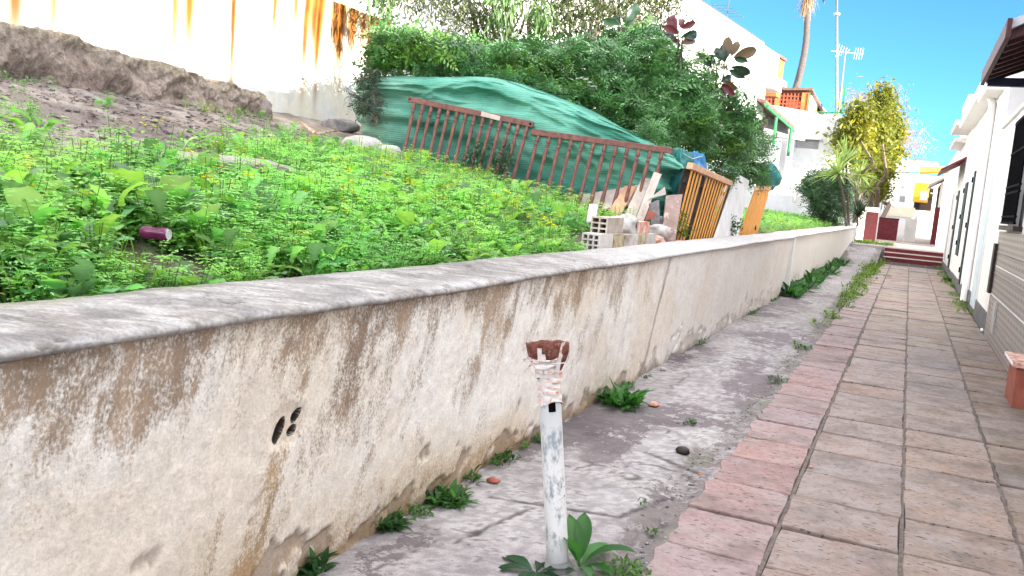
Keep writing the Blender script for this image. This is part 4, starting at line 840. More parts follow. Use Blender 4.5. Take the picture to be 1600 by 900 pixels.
def grass_tuft(seed, h=.3, n=14, c=(.13, .25, .03)):
    r = random.Random(seed); p = PB()
    for i in range(n):
        g = r.uniform(.75, 1.25); p.add(leaf(h*r.uniform(.5, 1), .009*r.uniform(.8, 1.6), [1, 1, .8, .5, 0], r.uniform(1., 1.5), r.uniform(.3, 1.6), .3, 0, i), RZ(r.uniform(0, 6.28)), (r.uniform(-.02, .02), r.uniform(-.02, .02), 0), (c[0]*g, c[1]*g, c[2]*g))
    return p.out()
def low_cover(seed):
    r = random.Random(seed); p = PB()
    for i in range(34):
        z = r.uniform(.01, .10); a = r.uniform(0, 6.28); rad = r.uniform(.0, .10); g = r.uniform(.7, 1.3); l = r.uniform(.018, .038)
        p.add(leaf(l, l*.8, [.3, 1, 0], r.uniform(-.1, .8), .5, .3, 0, i), RZ(r.uniform(0, 6.28)), (rad*math.cos(a), rad*math.sin(a), z), (.20*g, .39*g, .125*g))
    return p.out()
def flower_stem(seed):
    r = random.Random(seed); p = PB(); h = r.uniform(.25, .42); top = np.array([r.uniform(-.05, .05), r.uniform(-.05, .05), h]); s = .0025
    V = np.array([(-s, 0, 0), (s, 0, 0), top+[s, 0, 0], top-[s, 0, 0]]); p.add((V, np.array([(0, 1, 2), (0, 2, 3)])), None, (0, 0, 0), (.1, .17, .04))
    p.add((V[:, [1, 0, 2]], np.array([(0, 1, 2), (0, 2, 3)])), None, (0, 0, 0), (.1, .17, .04))
    for i in range(5): p.add(leaf(.05, .014, LANCE, .6, .5, .3, 0, i), RZ(i*2.4), top*r.uniform(.2, .8), (.09, .19, .04))
    return p.out(), top
def bloom(seed):
    r = random.Random(seed); p = PB()
    for k in range(r.randint(4, 8)):
        q = np.array([r.uniform(-.03, .03), r.uniform(-.03, .03), r.uniform(-.03, .02)])
        for i in range(4): p.add(leaf(.013, .011, [.3, 1, .8], r.uniform(.1, .6), .3, .2), RZ(i*PI/2+r.random()), q, (1, 1, 1))
    return p.out()
PROTO = [feathery(i) for i in range(5)] + [broad_plant(20+i) for i in range(6)] + [grass_tuft(40+i) for i in range(3)] + [low_cover(50+i) for i in range(4)]
def in_heap(X, Y):                                                     # ground taken by heap, bricks, panels
    line = RL[1]+(X-RL[0])*(RR[1]-RL[1])/(RR[0]-RL[0])
    return ((Y > line-.05) & (X > -7.4) & (X < -2.2) & (Y < 16.2)) | ((X > -2.75) & (Y > 6.5) & (Y < 17)) | ((X < -6.1) & (Y > 9.0))
CAN = at_bed(238, 402)
def weeds():
    N = 60000; X = -2.30-rng.random(N)*5.2; Y = .3+rng.random(N)*42
    d = -X-2.3; n1 = fbm(X*.9, Y*.9, 0, 3, 121); n2 = fbm(X*2.2, Y*2.2, 0, 3, 122)
    lim = np.interp(Y, [0, 3, 4, 5, 6, 7, 9], [1.7, 1.8, 2.0, 2.2, 2.7, 3.3, 3.6])
    dens = sm(lim+.5, lim-.5, d+1.2*(n1-.5)) + .30*sm(.48, .62, n2)*sm(.40, .55, n1) + .40*sm(.52, .66, n1)*sm(5.0, 3, d)
    dens = np.minimum(1, dens)*np.where(Y > 17, .5, 1)*(.55+.45*sm(.02, .25, d))
    bare = (np.hypot(X-CAN[0]-.12, Y-CAN[1]+.11) < .25)
    keep = (rng.random(N) < dens*np.interp(Y, [0, 3, 6, 10, 16, 17, 42], [1, 1, .95, .72, .25, .42, .3])*.52) & ~in_heap(X, Y) & ~bare & (np.hypot(X-bz[0]-.12, Y-bz[1]+.12) > .5)
    X, Y, d = X[keep], Y[keep], d[keep]; n = len(X); Z = bedz(X, Y)-.01
    xn = rng.random(1500)**1.5*1.1; yn = .4+rng.random(1500)*6.2; k_ = (fbm(xn*3, yn*2, 0, 2, 133) > .42) & ~in_heap(-2.3-xn, yn) & (np.hypot(-2.3-xn-CAN[0]-.12, yn-CAN[1]+.11) > .25); xn, yn = xn[k_], yn[k_]
    X = np.r_[X, -2.3-xn]; Y = np.r_[Y, yn]; d = -X-2.3; n0 = n; n = len(X); Z = bedz(X, Y)-.01
    t = rng.random(n); broadp = .24*sm(.3, .6, fbm(X*1.3, Y*1.3, 0, 2, 131)); which = np.zeros(n, int)
    u = rng.random(n); kind = np.where(u < .36, 0, np.where(u < .36+broadp, 1, np.where(u < .58, 2, 3)))
    kind = np.where((d < .15) & (rng.random(n) < .25), 3, kind); kind = np.where((kind == 2) & (rng.random(n) < .5), 0, kind)
    kind[n0:] = np.where(rng.random(n-n0) < .25, 3, np.where(rng.random(n-n0) < .62, 0, np.where(rng.random(n-n0) < .7, 1, 2)))
    which = np.where(kind == 0, rng.integers(0, 5, n), np.where(kind == 1, rng.integers(5, 11, n), np.where(kind == 2, rng.integers(11, 14, n), rng.integers(14, 18, n))))
    scl = (.75+.5*rng.random(n))*np.where(kind == 3, 1.35, 1.0)*(.80+.32*sm(.0, .6, d))*np.where(d > 3.0, .65, 1); scl *= np.where(d < 1.6, .86, .72)
    g = (.92+.5*fbm(X*1.6, Y*1.6, 0, 3, 123))*(.85+.3*rng.random(n)); warm = .75+.5*fbm(X*.8, Y*.8, 0, 2, 124)
    tint = np.stack([g*warm*1.05, g*1.05, g*(1.25-.3*warm)], -1)
    dry = (rng.random(n) < .03) & (kind != 1); tint[dry] = tint[dry]*np.array([1.35, .8, .8])
    V, T, Cc = scatter(PROTO, which, np.stack([X, Y, Z], -1), rng.random(n)*6.28, scl, tint)
    o = link('weeds', npmesh('weeds', V, T, Cc, True), M_leaf); tag(o, 'dense green weeds and ground cover filling the raised bed', 'weeds', kind='stuff'); print('weeds', n, len(T))
weeds()
def flowers():
    FS = [flower_stem(60+i) for i in range(4)]; BL = [bloom(70+i) for i in range(4)]
    pts = []
    for i in range(210):
        k = random.random(); px = random.choice((random.uniform(300, 900), random.uniform(560, 860), random.uniform(560, 880), random.uniform(520, 860), random.uniform(0, 900))); py = random.uniform(215, 300) + (max(0, (px-560))*.22)
        if px < 560: py = random.uniform(230, 350)
        p = at_bed(px, py+34)
        if in_heap(p[0], p[1]) or p[1] > 10: continue
        pts.append(p)
    P = np.array(pts); n = len(P); wi = rng.integers(0, 4, n); rz = rng.random(n)*6.28; s = .5+.35*rng.random(n)
    V, T, Cc = scatter([f[0] for f in FS], wi, P, rz, s, np.ones((n, 3)))
    o = link('flower_stems', npmesh('flower_stems', V, T, Cc), M_leaf); tag(o, 'thin green stems carrying the small yellow blooms', 'flower stems', kind='stuff')
    tops = np.array([FS[k][1] for k in wi]); c, s_ = np.cos(rz), np.sin(rz); Q = np.stack([c*tops[:, 0]-s_*tops[:, 1], s_*tops[:, 0]+c*tops[:, 1], tops[:, 2]], -1)*s[:, None]+P
    V, T, Cc = scatter(BL, rng.integers(0, 4, n), Q, rz, .7+.5*rng.random(n), np.ones((n, 3)))
    o = link('yellow_flowers', npmesh('yellow_flowers', V, T, None), M_flower); tag(o, 'small yellow wild mustard flowers dotted over the weeds', 'flowers', kind='stuff')
flowers()
def plant_thing(name, p, proto, scale, label, cat='weed', group=None, rz=None):
    V, T, Cc = proto; me = npmesh(name, V, T, Cc, True); o = link(name, me, M_leaf, None, p); o.scale = (scale,)*3; o.rotation_euler[2] = random.uniform(0, 6.28) if rz is None else rz
    return tag(o, label, cat, group)
BIG = [npmesh('mustard_plant', *broad_plant(200+i, 1.0), True) for i in range(5)]
for k in range(44):
    px = random.uniform(10, 880); py = random.uniform(235, 440)-.05*px
    p = at_bed(px, max(py, 225+.12*px))
    if in_heap(p[0], p[1]) or p[0] > -2.45 or math.hypot(p[0]-CAN[0]-.08, p[1]-CAN[1]+.08) < .33 or math.hypot(p[0]-bz[0]-.15, p[1]-bz[1]+.15) < .7: continue
    o = link('mustard_plant', random.choice(BIG), M_leaf, None, (p[0], p[1], p[2]+.02)); o.scale = (random.uniform(.7, 1.0),)*3; o.rotation_euler[2] = random.uniform(0, 6.28)
    tag(o, 'broad lobed green mustard plant rising among the bed weeds', 'plant', 'broad leaved plants in the raised bed')
# weeds on the concrete
def dock(seed, n=8, ln=.2, c=(.035, .12, .03), a=(.3, 1.0)):
    r = random.Random(seed); p = PB()
    for i in range(n):
        g = r.uniform(.75, 1.3); l = ln*r.uniform(.65, 1.1); p.add(leaf(l, l*.34, DOCK, r.uniform(*a), r.uniform(.5, 1.3), .35, .03, i+seed, l*.15), RZ(i*6.28/n+r.uniform(-.3, .3)), (0, 0, .005), (c[0]*g, c[1]*g, c[2]*g))
    return p.out()
def clump(seed, n, rad, ln, c=(.07, .19, .045), prof=LANCE, asp=.3):
    r = random.Random(seed); p = PB()
    for i in range(n):
        g = r.uniform(.65, 1.35); l = ln*r.uniform(.5, 1.1); a = r.uniform(0, 6.28); q = rad*math.sqrt(r.random()); p.add(leaf(l, l*asp, prof, r.uniform(.2, 1.3), r.uniform(.3, 1.4), .3, .02, i), RZ(r.uniform(0, 6.28)), (q*math.cos(a), q*math.sin(a), r.uniform(0, .03)), (c[0]*g, c[1]*g, c[2]*g))
    return p.out()
def spot(px, py): p = atz(px, py, 0); return (p[0], p[1], -.015)
plant_thing('dock_weed', spot(905, 882), dock(1, 9, .22, (.05, .17, .035), (.25, 1.2)), 1.0, 'leafy dock weed growing to the right of the post foot', rz=.3)
plant_thing('dock_weed', spot(838, 892), dock(2, 7, .17, (.02, .075, .025), (.15, .5)), 1.0, 'dark flat rosette weed spreading left of the post foot', rz=1.)
plant_thing('low_weed', spot(975, 893), clump(3, 130, .1, .05, (.09, .2, .04)), 1.0, 'low bright green weed by the pavement edge at the bottom of the view')
plant_thing('low_weed', spot(1016, 832), clump(13, 22, .03, .04, (.08, .16, .04)), 1.0, 'small seedling on the broken edge beside the fourth red paver')
plant_thing('tuft_weed', spot(970, 632), clump(4, 110, .13, .2, (.05, .17, .03), LANCE, .22), 1.0, 'big bright leafy tuft at the wall foot behind the post')
plant_thing('tuft_weed', spot(696, 782), clump(5, 150, .10, .10, (.06, .16, .04)), 1.0, 'dark bushy weed at the wall foot left of the post')
plant_thing('tuft_weed', spot(600, 822), clump(6, 120, .075, .08, (.05, .14, .04)), 1.0, 'small dark weed at the wall foot below the long brown stain')
plant_thing('tuft_weed', spot(488, 893), clump(7, 40, .05, .11, (.035, .11, .03), DOCK, .25), 1.0, 'few long leaves sprouting at the wall foot near the picture bottom')
plant_thing('tuft_weed', spot(775, 714), clump(8, 90, .10, .07, (.045, .13, .03)), 1.0, 'thin weed patch at the wall foot just left of the post top')
plant_thing('low_weed', spot(1255, 545), clump(9, 60, .10, .06, (.05, .12, .03)), 1.0, 'small weed in the gap where the cement broke beside the pavers')
plant_thing('low_weed', spot(1215, 595), clump(10, 70, .09, .05, (.04, .09, .025)), 1.0, 'flat dark weed on the cement at the paver margin')
plant_thing('low_weed', spot(1075, 660), clump(11, 30, .07, .05, (.06, .13, .03)), 1.0, 'sparse weed inside the broken cement square')
plant_thing('low_weed', spot(1005, 785), clump(15, 16, .03, .035, (.07, .15, .03)), 1.0, 'tiny weed sprig at the broken cement margin')
WB = [clump(300+i, 60, .20, .27, (.045, .15, .03), LANCE, .3) for i in range(3)]; WBm = [npmesh('wall_weed', *q, True) for q in WB]
lab = iter(['leafy weed clump at the joint of the two wall sections', 'second weed clump past the wall joint', 'third weed clump along the pale wall foot', 'fourth weed clump along the pale wall foot', 'fifth weed clump along the pale wall foot', 'sixth weed clump along the pale wall foot', 'seventh weed clump along the pale wall foot', 'farthest dark weed clump at the pale wall foot'])
for i, y in enumerate((16.6, 17.8, 19.2, 20.6, 22.2, 24., 26., 28.5)):
    o = link('wall_weed', WBm[i % 3], M_leaf, None, (WX+.18, y, .0)); o.scale = (1.05+.25*math.sin(i*3), 1.3+.05*i, 1.0+.2*math.cos(i*2)); o.rotation_euler[2] = 0; tag(o, next(lab), 'weed', 'weeds along the far wall foot')
def foot_sprouts():
    pr_ = [clump(700+i, 14, .03, .05, (.07, .17, .04), [LANCE, OVAL, DOCK][i % 3], .35) for i in range(5)]+[clump(710, 10, .03, .05, (.22, .15, .08), LANCE, .2)]
    n = 170; y = 2.2+rng.random(n)**1.3*14; k = fbm(y*1.5, 3, 0, 2, 171) > .46; y = y[k]; n = len(y); P = np.stack([WX+.015+np.abs(rng.normal(size=n))*.03, y, np.full(n, -.012)], -1)
    V, T, Cc = scatter(pr_, rng.integers(0, 6, n), P, rng.random(n)*6.28, .5+1.0*rng.random(n)**2, np.repeat(.7+.6*rng.random((n, 1)), 3, 1))
    o = link('foot_weeds', npmesh('foot_weeds', V, T, Cc, True), M_leaf); tag(o, 'tiny sprouts and dry blades along the foot of the retaining wall', 'weeds', kind='stuff')
foot_sprouts()
def moss_line():
    pts = []; 
    for i in range(420):
        y = random.uniform(8, 34); t = (y-8)/26
        if random.random() > .03+.97*sm(.1, .6, np.array(t)): continue
        pts.append((-.87+random.gauss(0, .05+.09*t), y, -.02+max(0, (y-31)/6)*.1))
    for i in range(120): pts.append((random.uniform(-1.9, -.5), random.gauss(38, 1.2), .48))
    for i in range(40): pts.append((random.uniform(1.0, 1.18), random.uniform(17, 34), 0))
    P = np.array(pts); n = len(P); pr_ = [clump(400+i, 16, .09, .08, (.12, .20, .03)) for i in range(3)]
    V, T, Cc = scatter(pr_, rng.integers(0, 3, n), P, rng.random(n)*6.28, .7+.9*rng.random(n), np.repeat(.8+.4*rng.random((n, 1)), 3, 1))
    o = link('joint_weeds', npmesh('joint_weeds', V, T, Cc), M_leaf); tag(o, 'low green growth along the pavement edge further down the lane', 'weeds', kind='stuff')
moss_line()
# litter
def chip(name, px, py, r, mat, label, cat, seed):
    p = atz(px, py, 0); o = lump(name, mat, (p[0], p[1], r[2]*.4), r, seed, None, .35, 7); return tag(o, label, cat)
chip('brick_chip', 771, 752, (.035, .028, .012), M_terra, 'small reddish brick chip on the cement left of the post', 'brick chip', 61)
chip('brick_chip', 1022, 633, (.04, .05, .015), M_brickred, 'small orange brick chip beside the big leafy tuft', 'brick chip', 62)
chip('dried_clod', 1067, 706, (.045, .04, .022), M_darkwood, 'dark dried clod lying on the cracked cement', 'clod', 63)
chip('pebble', 1036, 578, (.03, .03, .015), M_rock, 'small white pebble near the wall foot', 'pebble', 64)
chip('pebble', 1093, 742, (.014, .007, .005), M_orange, 'tiny orange butt on the cement by the paver edge', 'butt', 65)
chip('pebble', 1267, 731, (.012, .012, .010), M_brickred, 'tiny pale snail shell in the joint of the pavers', 'shell', 66)
def crumbs():
    pr_ = []
    for i in range(4):
        q = rng.normal(size=(6, 3)); q /= np.linalg.norm(q, axis=1)[:, None]; V = np.array([(1, 0, 0), (-1, 0, 0), (0, 1, 0), (0, -1, 0), (0, 0, .7), (0, 0, -.5)])*(.6+.6*rng.random((6, 1)))
        T = np.array([(0, 2, 4), (2, 1, 4), (1, 3, 4), (3, 0, 4), (2, 0, 5), (1, 2, 5), (3, 1, 5), (0, 3, 5)]); pr_.append((V, T, np.ones((6, 3))))
    n = 1400; y = 2+rng.random(n)**1.6*14; x = -.93+rng.normal(size=n)*.07; x2 = rng.random(n) < .3; x = np.where(x2, np.where(rng.random(n) < .6, -1.915+rng.random(n)**2*.12, -1.9+rng.random(n)*1.05), np.minimum(x, -.845)); P = np.stack([x, y, np.full(n, -.012)], -1)
    s = .003+.011*rng.random(n)**3; t = np.array([.30, .27, .26])*(.35+1.1*rng.random((n, 1))); V, T, Cc = scatter(pr_, rng.integers(0, 4, n), P, rng.random(n)*6.28, s, t)
    o = link('gravel', npmesh('gravel', V, T, Cc), M_grit); tag(o, 'loose cement crumbs and grit along the broken cement margin', 'gravel', kind='stuff')
    lp = [leaf(.05, .02, [.2, 1, .6, 0], .1, .6, .4, 0, i) for i in range(3)]; lp = [(V, T, np.ones((len(V), 3))) for V, T in lp]
    n = 5200; y = 1+rng.random(n)*11; x = -3.6-rng.random(n)*3.6; k = ~in_heap(x, y); x, y = x[k], y[k]; n = len(x); P = np.stack([x, y, bedz(x, y)+.012], -1)
    t = np.array([.26, .20, .17])*(.3+1.3*rng.random((n, 1))); V, T, Cc = scatter(lp+pr_, np.where(rng.random(n) < .6, rng.integers(0, 3, n), rng.integers(3, 7, n)), P, rng.random(n)*6.28, 1., t) if False else scatter(lp, rng.integers(0, 3, n), P, rng.random(n)*6.28, .5+.9*rng.random(n), t)
    o = link('litter', npmesh('litter', V, T, Cc), M_soil); tag(o, 'dry leaf litter scattered over the bare earth of the bed', 'litter', kind='stuff')
    n = 1500; P = np.stack([-3.6-rng.random(n)*3.6, 1+rng.random(n)*9, np.zeros(n)], -1); P[:, 2] = bedz(P[:, 0], P[:, 1])+.01; P = P[~in_heap(P[:, 0], P[:, 1])]; n = len(P)
    V, T, Cc = scatter(pr_, rng.integers(0, 4, n), P, rng.random(n)*6.28, .006+.03*rng.random(n)**4, np.array([.34, .29, .27])*(.4+1.0*rng.random((n, 1))))
    o = link('pebbles', npmesh('pebbles', V, T, Cc), M_soil); tag(o, 'small stones lying on the bare earth of the bed', 'pebbles', kind='stuff')
crumbs()
# ---- hedge over the heap
def spray(seed, c=(.095, .225, .07)):
    r = random.Random(seed); p = PB()
    for i in range(4):
        V, T, Cc = compound(5, r.uniform(.17, .25), r.uniform(.058, .085), c, r, r.uniform(.8, 1.7)); p.add((V, T), RZ(i*1.57+r.uniform(-.5, .5)) @ RX(r.uniform(-.3, .6)), (0, 0, r.uniform(-.04, .06)), np.array(c)*r.uniform(.6, 1.5))
    return p.out()
def rand_rot(n, amt):
    out = np.zeros((n, 3, 3))
    for i in range(n): out[i] = RX(random.gauss(0, amt)) @ RY(random.gauss(0, amt))
    return out
def blob_points(blobs, n, shell=.55):
    """points in the outer part of a set of ellipsoids ((x, y, z), (rx, ry, rz))"""
    wgt = np.array([b[1][0]*b[1][1]+b[1][1]*b[1][2]+b[1][0]*b[1][2] for b in blobs]); pick = rng.choice(len(blobs), n, p=wgt/wgt.sum())
    d = rng.normal(size=(n, 3)); d /= np.linalg.norm(d, axis=1)[:, None]; rad = shell+(1-shell)*rng.random(n)**.6; rad *= 1+.22*(fbm(d[:, 0]*2.5+pick, d[:, 1]*2.5, d[:, 2]*2.5, 3, 141)-.5)*2
    c = np.array([b[0] for b in blobs])[pick]; r = np.array([b[1] for b in blobs])[pick]
    return c+d*rad[:, None]*r, d, rad
def foliage(name, protos, blobs, n, scale, mat, parent, tint=None, shell=.5, tilt=.5, filt=None, warm=0.):
    P, d, rad = blob_points(blobs, n, shell)
    if filt is not None: k = filt(P); P, d, rad = P[k], d[k], rad[k]
    n = len(P); g = (.7+.65*fbm(P[:, 0]*2.2, P[:, 1]*2.2, P[:, 2]*2.2, 3, 151))*(.8+.4*rng.random(n)); y = sm(.55, .75, fbm(P[:, 0]*1.7+9, P[:, 1]*1.7, P[:, 2]*1.7, 3, 152))*warm
    t = np.stack([g*(1+1.3*y), g*(1+.7*y), g*(1-.2*y)], -1)
    if tint is not None: t = t*tint(P)
    V, T, Cc = scatter(protos, rng.integers(0, len(protos), n), P-np.array(parent.location), rng.random(n)*6.28, scale*(.7+.6*rng.random(n)), t, rand_rot(n, tilt))
    return link(name, npmesh(name, V, T, Cc), mat, parent)
def limbs(name, parent, root, tips, r0, mat=None, seed=0):
    r = random.Random(seed); m = MB(); root = np.array(root, float)
    for t in tips:
        t = np.array(t, float); pts = []; n = 6
        for i in range(n+1):
            k = i/n; j = .09*np.linalg.norm(t-root)*math.sin(PI*k)*np.array([r.uniform(-1, 1), r.uniform(-1, 1), r.uniform(-.5, 1)])*.6; pts.append(root+(t-root)*k+j-np.array(parent.location))
        m.tube(pts, [r0*(1-.85*i/n)+.003 for i in range(n+1)], 6, False)
    return m.build(name, mat or M_bark, parent, smooth=True)
SPR = [spray(500+i) for i in range(5)]
HB = []
for (px, py, d, rx, rz_) in ((625, 82, 10.9, .36, .26), (600, 92, 10.7, .2, .2), (690, 98, 11.1, .45, .22), (770, 106, 11.3, .5, .26), (850, 116, 11.5, .55, .34), (930, 120, 11.8, .6, .42), (930, 155, 11.2, .45, .28), (1000, 140, 12.1, .65, .55), (1010, 185, 11.5, .45, .3), (1060, 160, 12.5, .65, .6), (1075, 205, 12.1, .5, .42), (1115, 190, 13.1, .6, .55), (1130, 220, 12.9, .5, .38), (1165, 224, 14.0, .38, .4), (1172, 252, 14.4, .3, .3), (900, 105, 12.3, .6, .35), (990, 95, 12.8, .7, .45), (820, 100, 12.2, .5, .25), (720, 92, 11.8, .5, .22), (655, 78, 11.6, .4, .24)):
    HB.append((atd(px, py, d), (rx, rx*1.25, rz_)))
hedge = empty('climbing_shrub', (-4.5, 11.5, 1.5), 0, 'dense dark green climbing shrub spilling over the netted heap', 'shrub')
foliage('foliage', SPR, HB, 2700, 1.0, M_hedge, hedge, warm=.8)
hang = [(atd(px, py, d), (.19, .2, .17)) for px, py, d in ((690, 112, 10.9), (740, 116, 10.9), (830, 138, 10.8), (880, 160, 10.8), (930, 178, 10.9), (780, 130, 10.7), (1000, 215, 11), (1025, 228, 11), (612, 106, 10.8), (660, 108, 10.8), (800, 125, 10.9), (760, 118, 10.9), (860, 148, 10.8), (905, 160, 11), (960, 190, 11.1), (995, 205, 11.2), (1040, 222, 11.4), (1092, 244, 11.8), (1136, 268, 12.6), (1180, 278, 14.2), (1020, 218, 10.5))]
foliage('foliage', SPR, hang, 560, .75, M_hedge, hedge)
limbs('branch', hedge, atd(900, 210, 12.6), [atd(px, py, 12.) for px, py in ((640, 80), (720, 80), (830, 90), (960, 100), (1060, 140), (1130, 190))], .04, seed=3)
side = [(atd(px, py, 10.6), (.2, .22, .22)) for px, py in ((580, 125), (566, 150), (582, 168))]
sap = empty('wispy_bush', atd(580, 175, 10.6), 0, 'thin greyish bush beside the left end of the netted heap', 'bush')
foliage('foliage', [spray(520+i, (.06, .085, .055)) for i in range(3)], side, 75, .6, M_hedge, sap, shell=.1); limbs('branch', sap, atd(588, 195, 10.6), [atd(570, 140, 10.6), atd(582, 112, 10.6), atd(596, 150, 10.5)], .012, seed=4)
# ---- loose tree behind the hedge
def leaf_cluster(seed, n, ln, asp, c, spread=.12, hang_=0.):
    r = random.Random(seed); p = PB()
    for i in range(n):
        g = r.uniform(.7, 1.3); l = ln*r.uniform(.6, 1.15); p.add(leaf(l, l*asp, [.2, 1, .8, 0], r.uniform(-.8, .6)-hang_, r.uniform(.2, .9), .25, 0, i), RZ(r.uniform(0, 6.28)), np.array([r.gauss(0, spread), r.gauss(0, spread), r.gauss(0, spread)]), np.array(c)*g)
    return p.out()
tree = empty('loose_tree', atd(790, 110, 13.6), 0, 'loose twiggy tree with many bare stems rising behind the shrub', 'tree')
TB = [(atd(px, py, d), (rx, rx, rz_)) for px, py, d, rx, rz_ in ((650, -20, 13, .7, .45), (720, 15, 13.2, .6, .4), (790, -30, 13.4, .9, .5), (860, 15, 13.3, .6, .5), (930, 25, 13.2, .7, .5), (1000, 20, 13.6, .7, .5), (960, -30, 13.6, .9, .5), (1030, 0, 13.8, .45, .35), (600, -10, 13, .4, .3), (880, 45, 13, .5, .3), (760, 45, 13.4, .4, .3))]
foliage('crown', [leaf_cluster(600+i, 16, .10, .24, (.075, .10, .04), .13, .5) for i in range(4)], TB, 950, 1., M_tree, tree, shell=.15, warm=.4)
trunk0 = atd(782, 190, 13.6)
limbs('trunk', tree, trunk0, [atd(770, 30, 13.6), atd(800, 20, 13.5), atd(730, -20, 13.4), atd(850, -30, 13.6)], .075, seed=5)
limbs('branch', tree, atd(785, 90, 13.6), [atd(px, py, 13.4+.4*random.random()) for px, py in ((690, 10), (705, -40), (740, -30), (765, -60), (800, -60), (835, -40), (870, -20), (690, 45), (830, 10), (720, 30), (760, 10), (812, 45), (745, 60))], .022, seed=6)
limbs('branch', tree, atd(905, 90, 13.2), [atd(px, py, 13.2+.5*random.random()) for px, py in ((880, -20), (915, -50), (950, -20), (985, -10), (1010, 20), (930, 20), (865, 20), (1055, 5), (970, -60))], .03, seed=7)
hv = [(atd(px, py, d), (.16, .16, .34)) for px, py, d in ((790, 18, 12.7), (845, 25, 12.6), (598, 0, 12.2), (780, -10, 12.7), (800, -15, 12.8))]
vine = empty('hanging_vine', atd(790, 0, 12.7), 0, 'bright green drooping leaves hanging in front of the loose tree', 'vine')
foliage('foliage', [leaf_cluster(620+i, 12, .2, .13, (.10, .19, .06), .07, 1.1) for i in range(3)], hv, 60, 1., M_tree, vine, shell=.1, tilt=.2)
# ---- rubber plants
RLF = [npmesh('leaf', *leaf(1., .42, [.1, .62, .95, 1, .88, .55, .05], .3, 1.0, .5, .04, 5+i)) for i in range(2)]
def rubber(center, leaves, label, stem_to, d):
    e = empty('rubber_plant', center, 0, label, 'rubber plant')
    for (px0, py0, px1, py1, tone) in leaves:
        a = atd(px0, py0, d); b = atd(px1, py1, d-.12+.3*random.random()); v = b-a; ln = np.linalg.norm(v)
        me = random.choice(RLF).copy(); me.materials.clear(); me.materials.append({'g': M_rubber, 'r': M_rubberred, 't': M_rubbertan}[tone])
        o = bpy.data.objects.new('leaf', me); COL.objects.link(o); o.parent = e
        y = _n(v); vw = _n(O-a); x = np.cross(y, vw)+np.array([0, 0, .35])*random.uniform(-1, 1); x = _n(x-y*x.dot(y)); z = np.cross(x, y)
        mt = Matrix([[x[i]*ln, y[i]*ln, z[i]*ln, (a-np.array(center))[i]] for i in range(3)]+[[0, 0, 0, 1]]); o.matrix_local = mt
    limbs('stem', e, stem_to, [center]+[atd(l[0], l[1], d) for l in leaves[::3]], .022, M_bark, 9)
rubber(atd(1062, 62, 11.6), [(1058, 48, 1044, 22, 'r'), (1062, 44, 1066, 26, 'r'), (1064, 44, 1089, 34, 'r'), (1060, 52, 1034, 40, 'r'), (1064, 68, 1089, 58, 't'), (1060, 66, 1050, 58, 'r'), (1066, 56, 1093, 53, 'g'), (1054, 62, 1040, 46, 'g')], 'rubber plant shoot with reddish leaves standing out of the shrub top', atd(1060, 130, 12.2), 11.6)
rubber(atd(1132, 108, 12.2), [(1135, 92, 1138, 54, 't'), (1142, 88, 1155, 62, 't'), (1146, 90, 1186, 76, 't'), (1132, 98, 1128, 68, 'g'), (1126, 96, 1118, 72, 'g'), (1148, 92, 1170, 96, 'g'), (1144, 104, 1175, 116, 'g'), (1140, 110, 1165, 122, 'g'), (1112, 104, 1090, 82, 'g'), (1118, 100, 1106, 84, 'g'), (1130, 126, 1152, 142, 't'), (1126, 128, 1145, 118, 'g'), (1128, 132, 1148, 150, 'r')], 'big rubber plant shoot with brown backed leaves against the white building', atd(1128, 200, 12.9), 12.2)
rubber(atd(1172, 192, 13.4), [(1172, 194, 1178, 166, 't'), (1168, 194, 1166, 168, 'g'), (1178, 194, 1203, 190, 't'), (1174, 198, 1158, 194, 'g'), (1176, 197, 1194, 198, 'r')], 'low rubber plant shoot near the green canopy with a tan leaf', atd(1160, 240, 13.6), 13.4)
rubber(atd(968, 38, 12.4), [(968, 40, 940, 30, 'g'), (970, 40, 962, 22, 'g'), (974, 40, 992, 32, 'g'), (972, 44, 984, 54, 'g'), (966, 44, 950, 50, 'g'), (976, 36, 1000, 4, 'g'), (974, 46, 978, 60, 'g')], 'dark rubber plant shoot half hidden among the loose tree twigs', atd(975, 110, 12.8), 12.4)
# creeper in the railing, sprig on slats
cr = empty('creeper', atd(755, 262, 9.6), 0, 'dark creeper climbing between balusters of the upper railing', 'creeper')
foliage('foliage', [leaf_cluster(640+i, 14, .06, .22, (.03, .075, .03), .05) for i in range(3)], [(atd(px, py, 9.75), (.07, .07, .1)) for px, py in ((735, 255), (752, 240), (785, 250), (790, 232), (780, 270), (730, 272))], 80, 1., M_hedge, cr, shell=.1)
sl = empty('sprig', atx(1063, 345, -2.3), 0, 'light green sprig climbing the left slats of the orange panel', 'sprig')
foliage('foliage', [leaf_cluster(650+i, 10, .05, .4, (.12, .17, .02), .05) for i in range(2)], [(atx(px, py, -2.33), (.02, .07, .09)) for px, py in ((1064, 352), (1062, 340), (1066, 362))], 26, 1., M_leaf, sl, shell=.1)
sl = empty('sprig', atx(1148, 350, -2.3), 0, 'small dark sprig growing in front of the tall white board', 'sprig')
foliage('foliage', [leaf_cluster(660+i, 8, .06, .4, (.04, .1, .03), .05) for i in range(2)], [(atx(px, py, -2.3), (.02, .10, .09)) for px, py in ((1148, 350), (1146, 362))], 22, 1., M_leaf, sl, shell=.1)
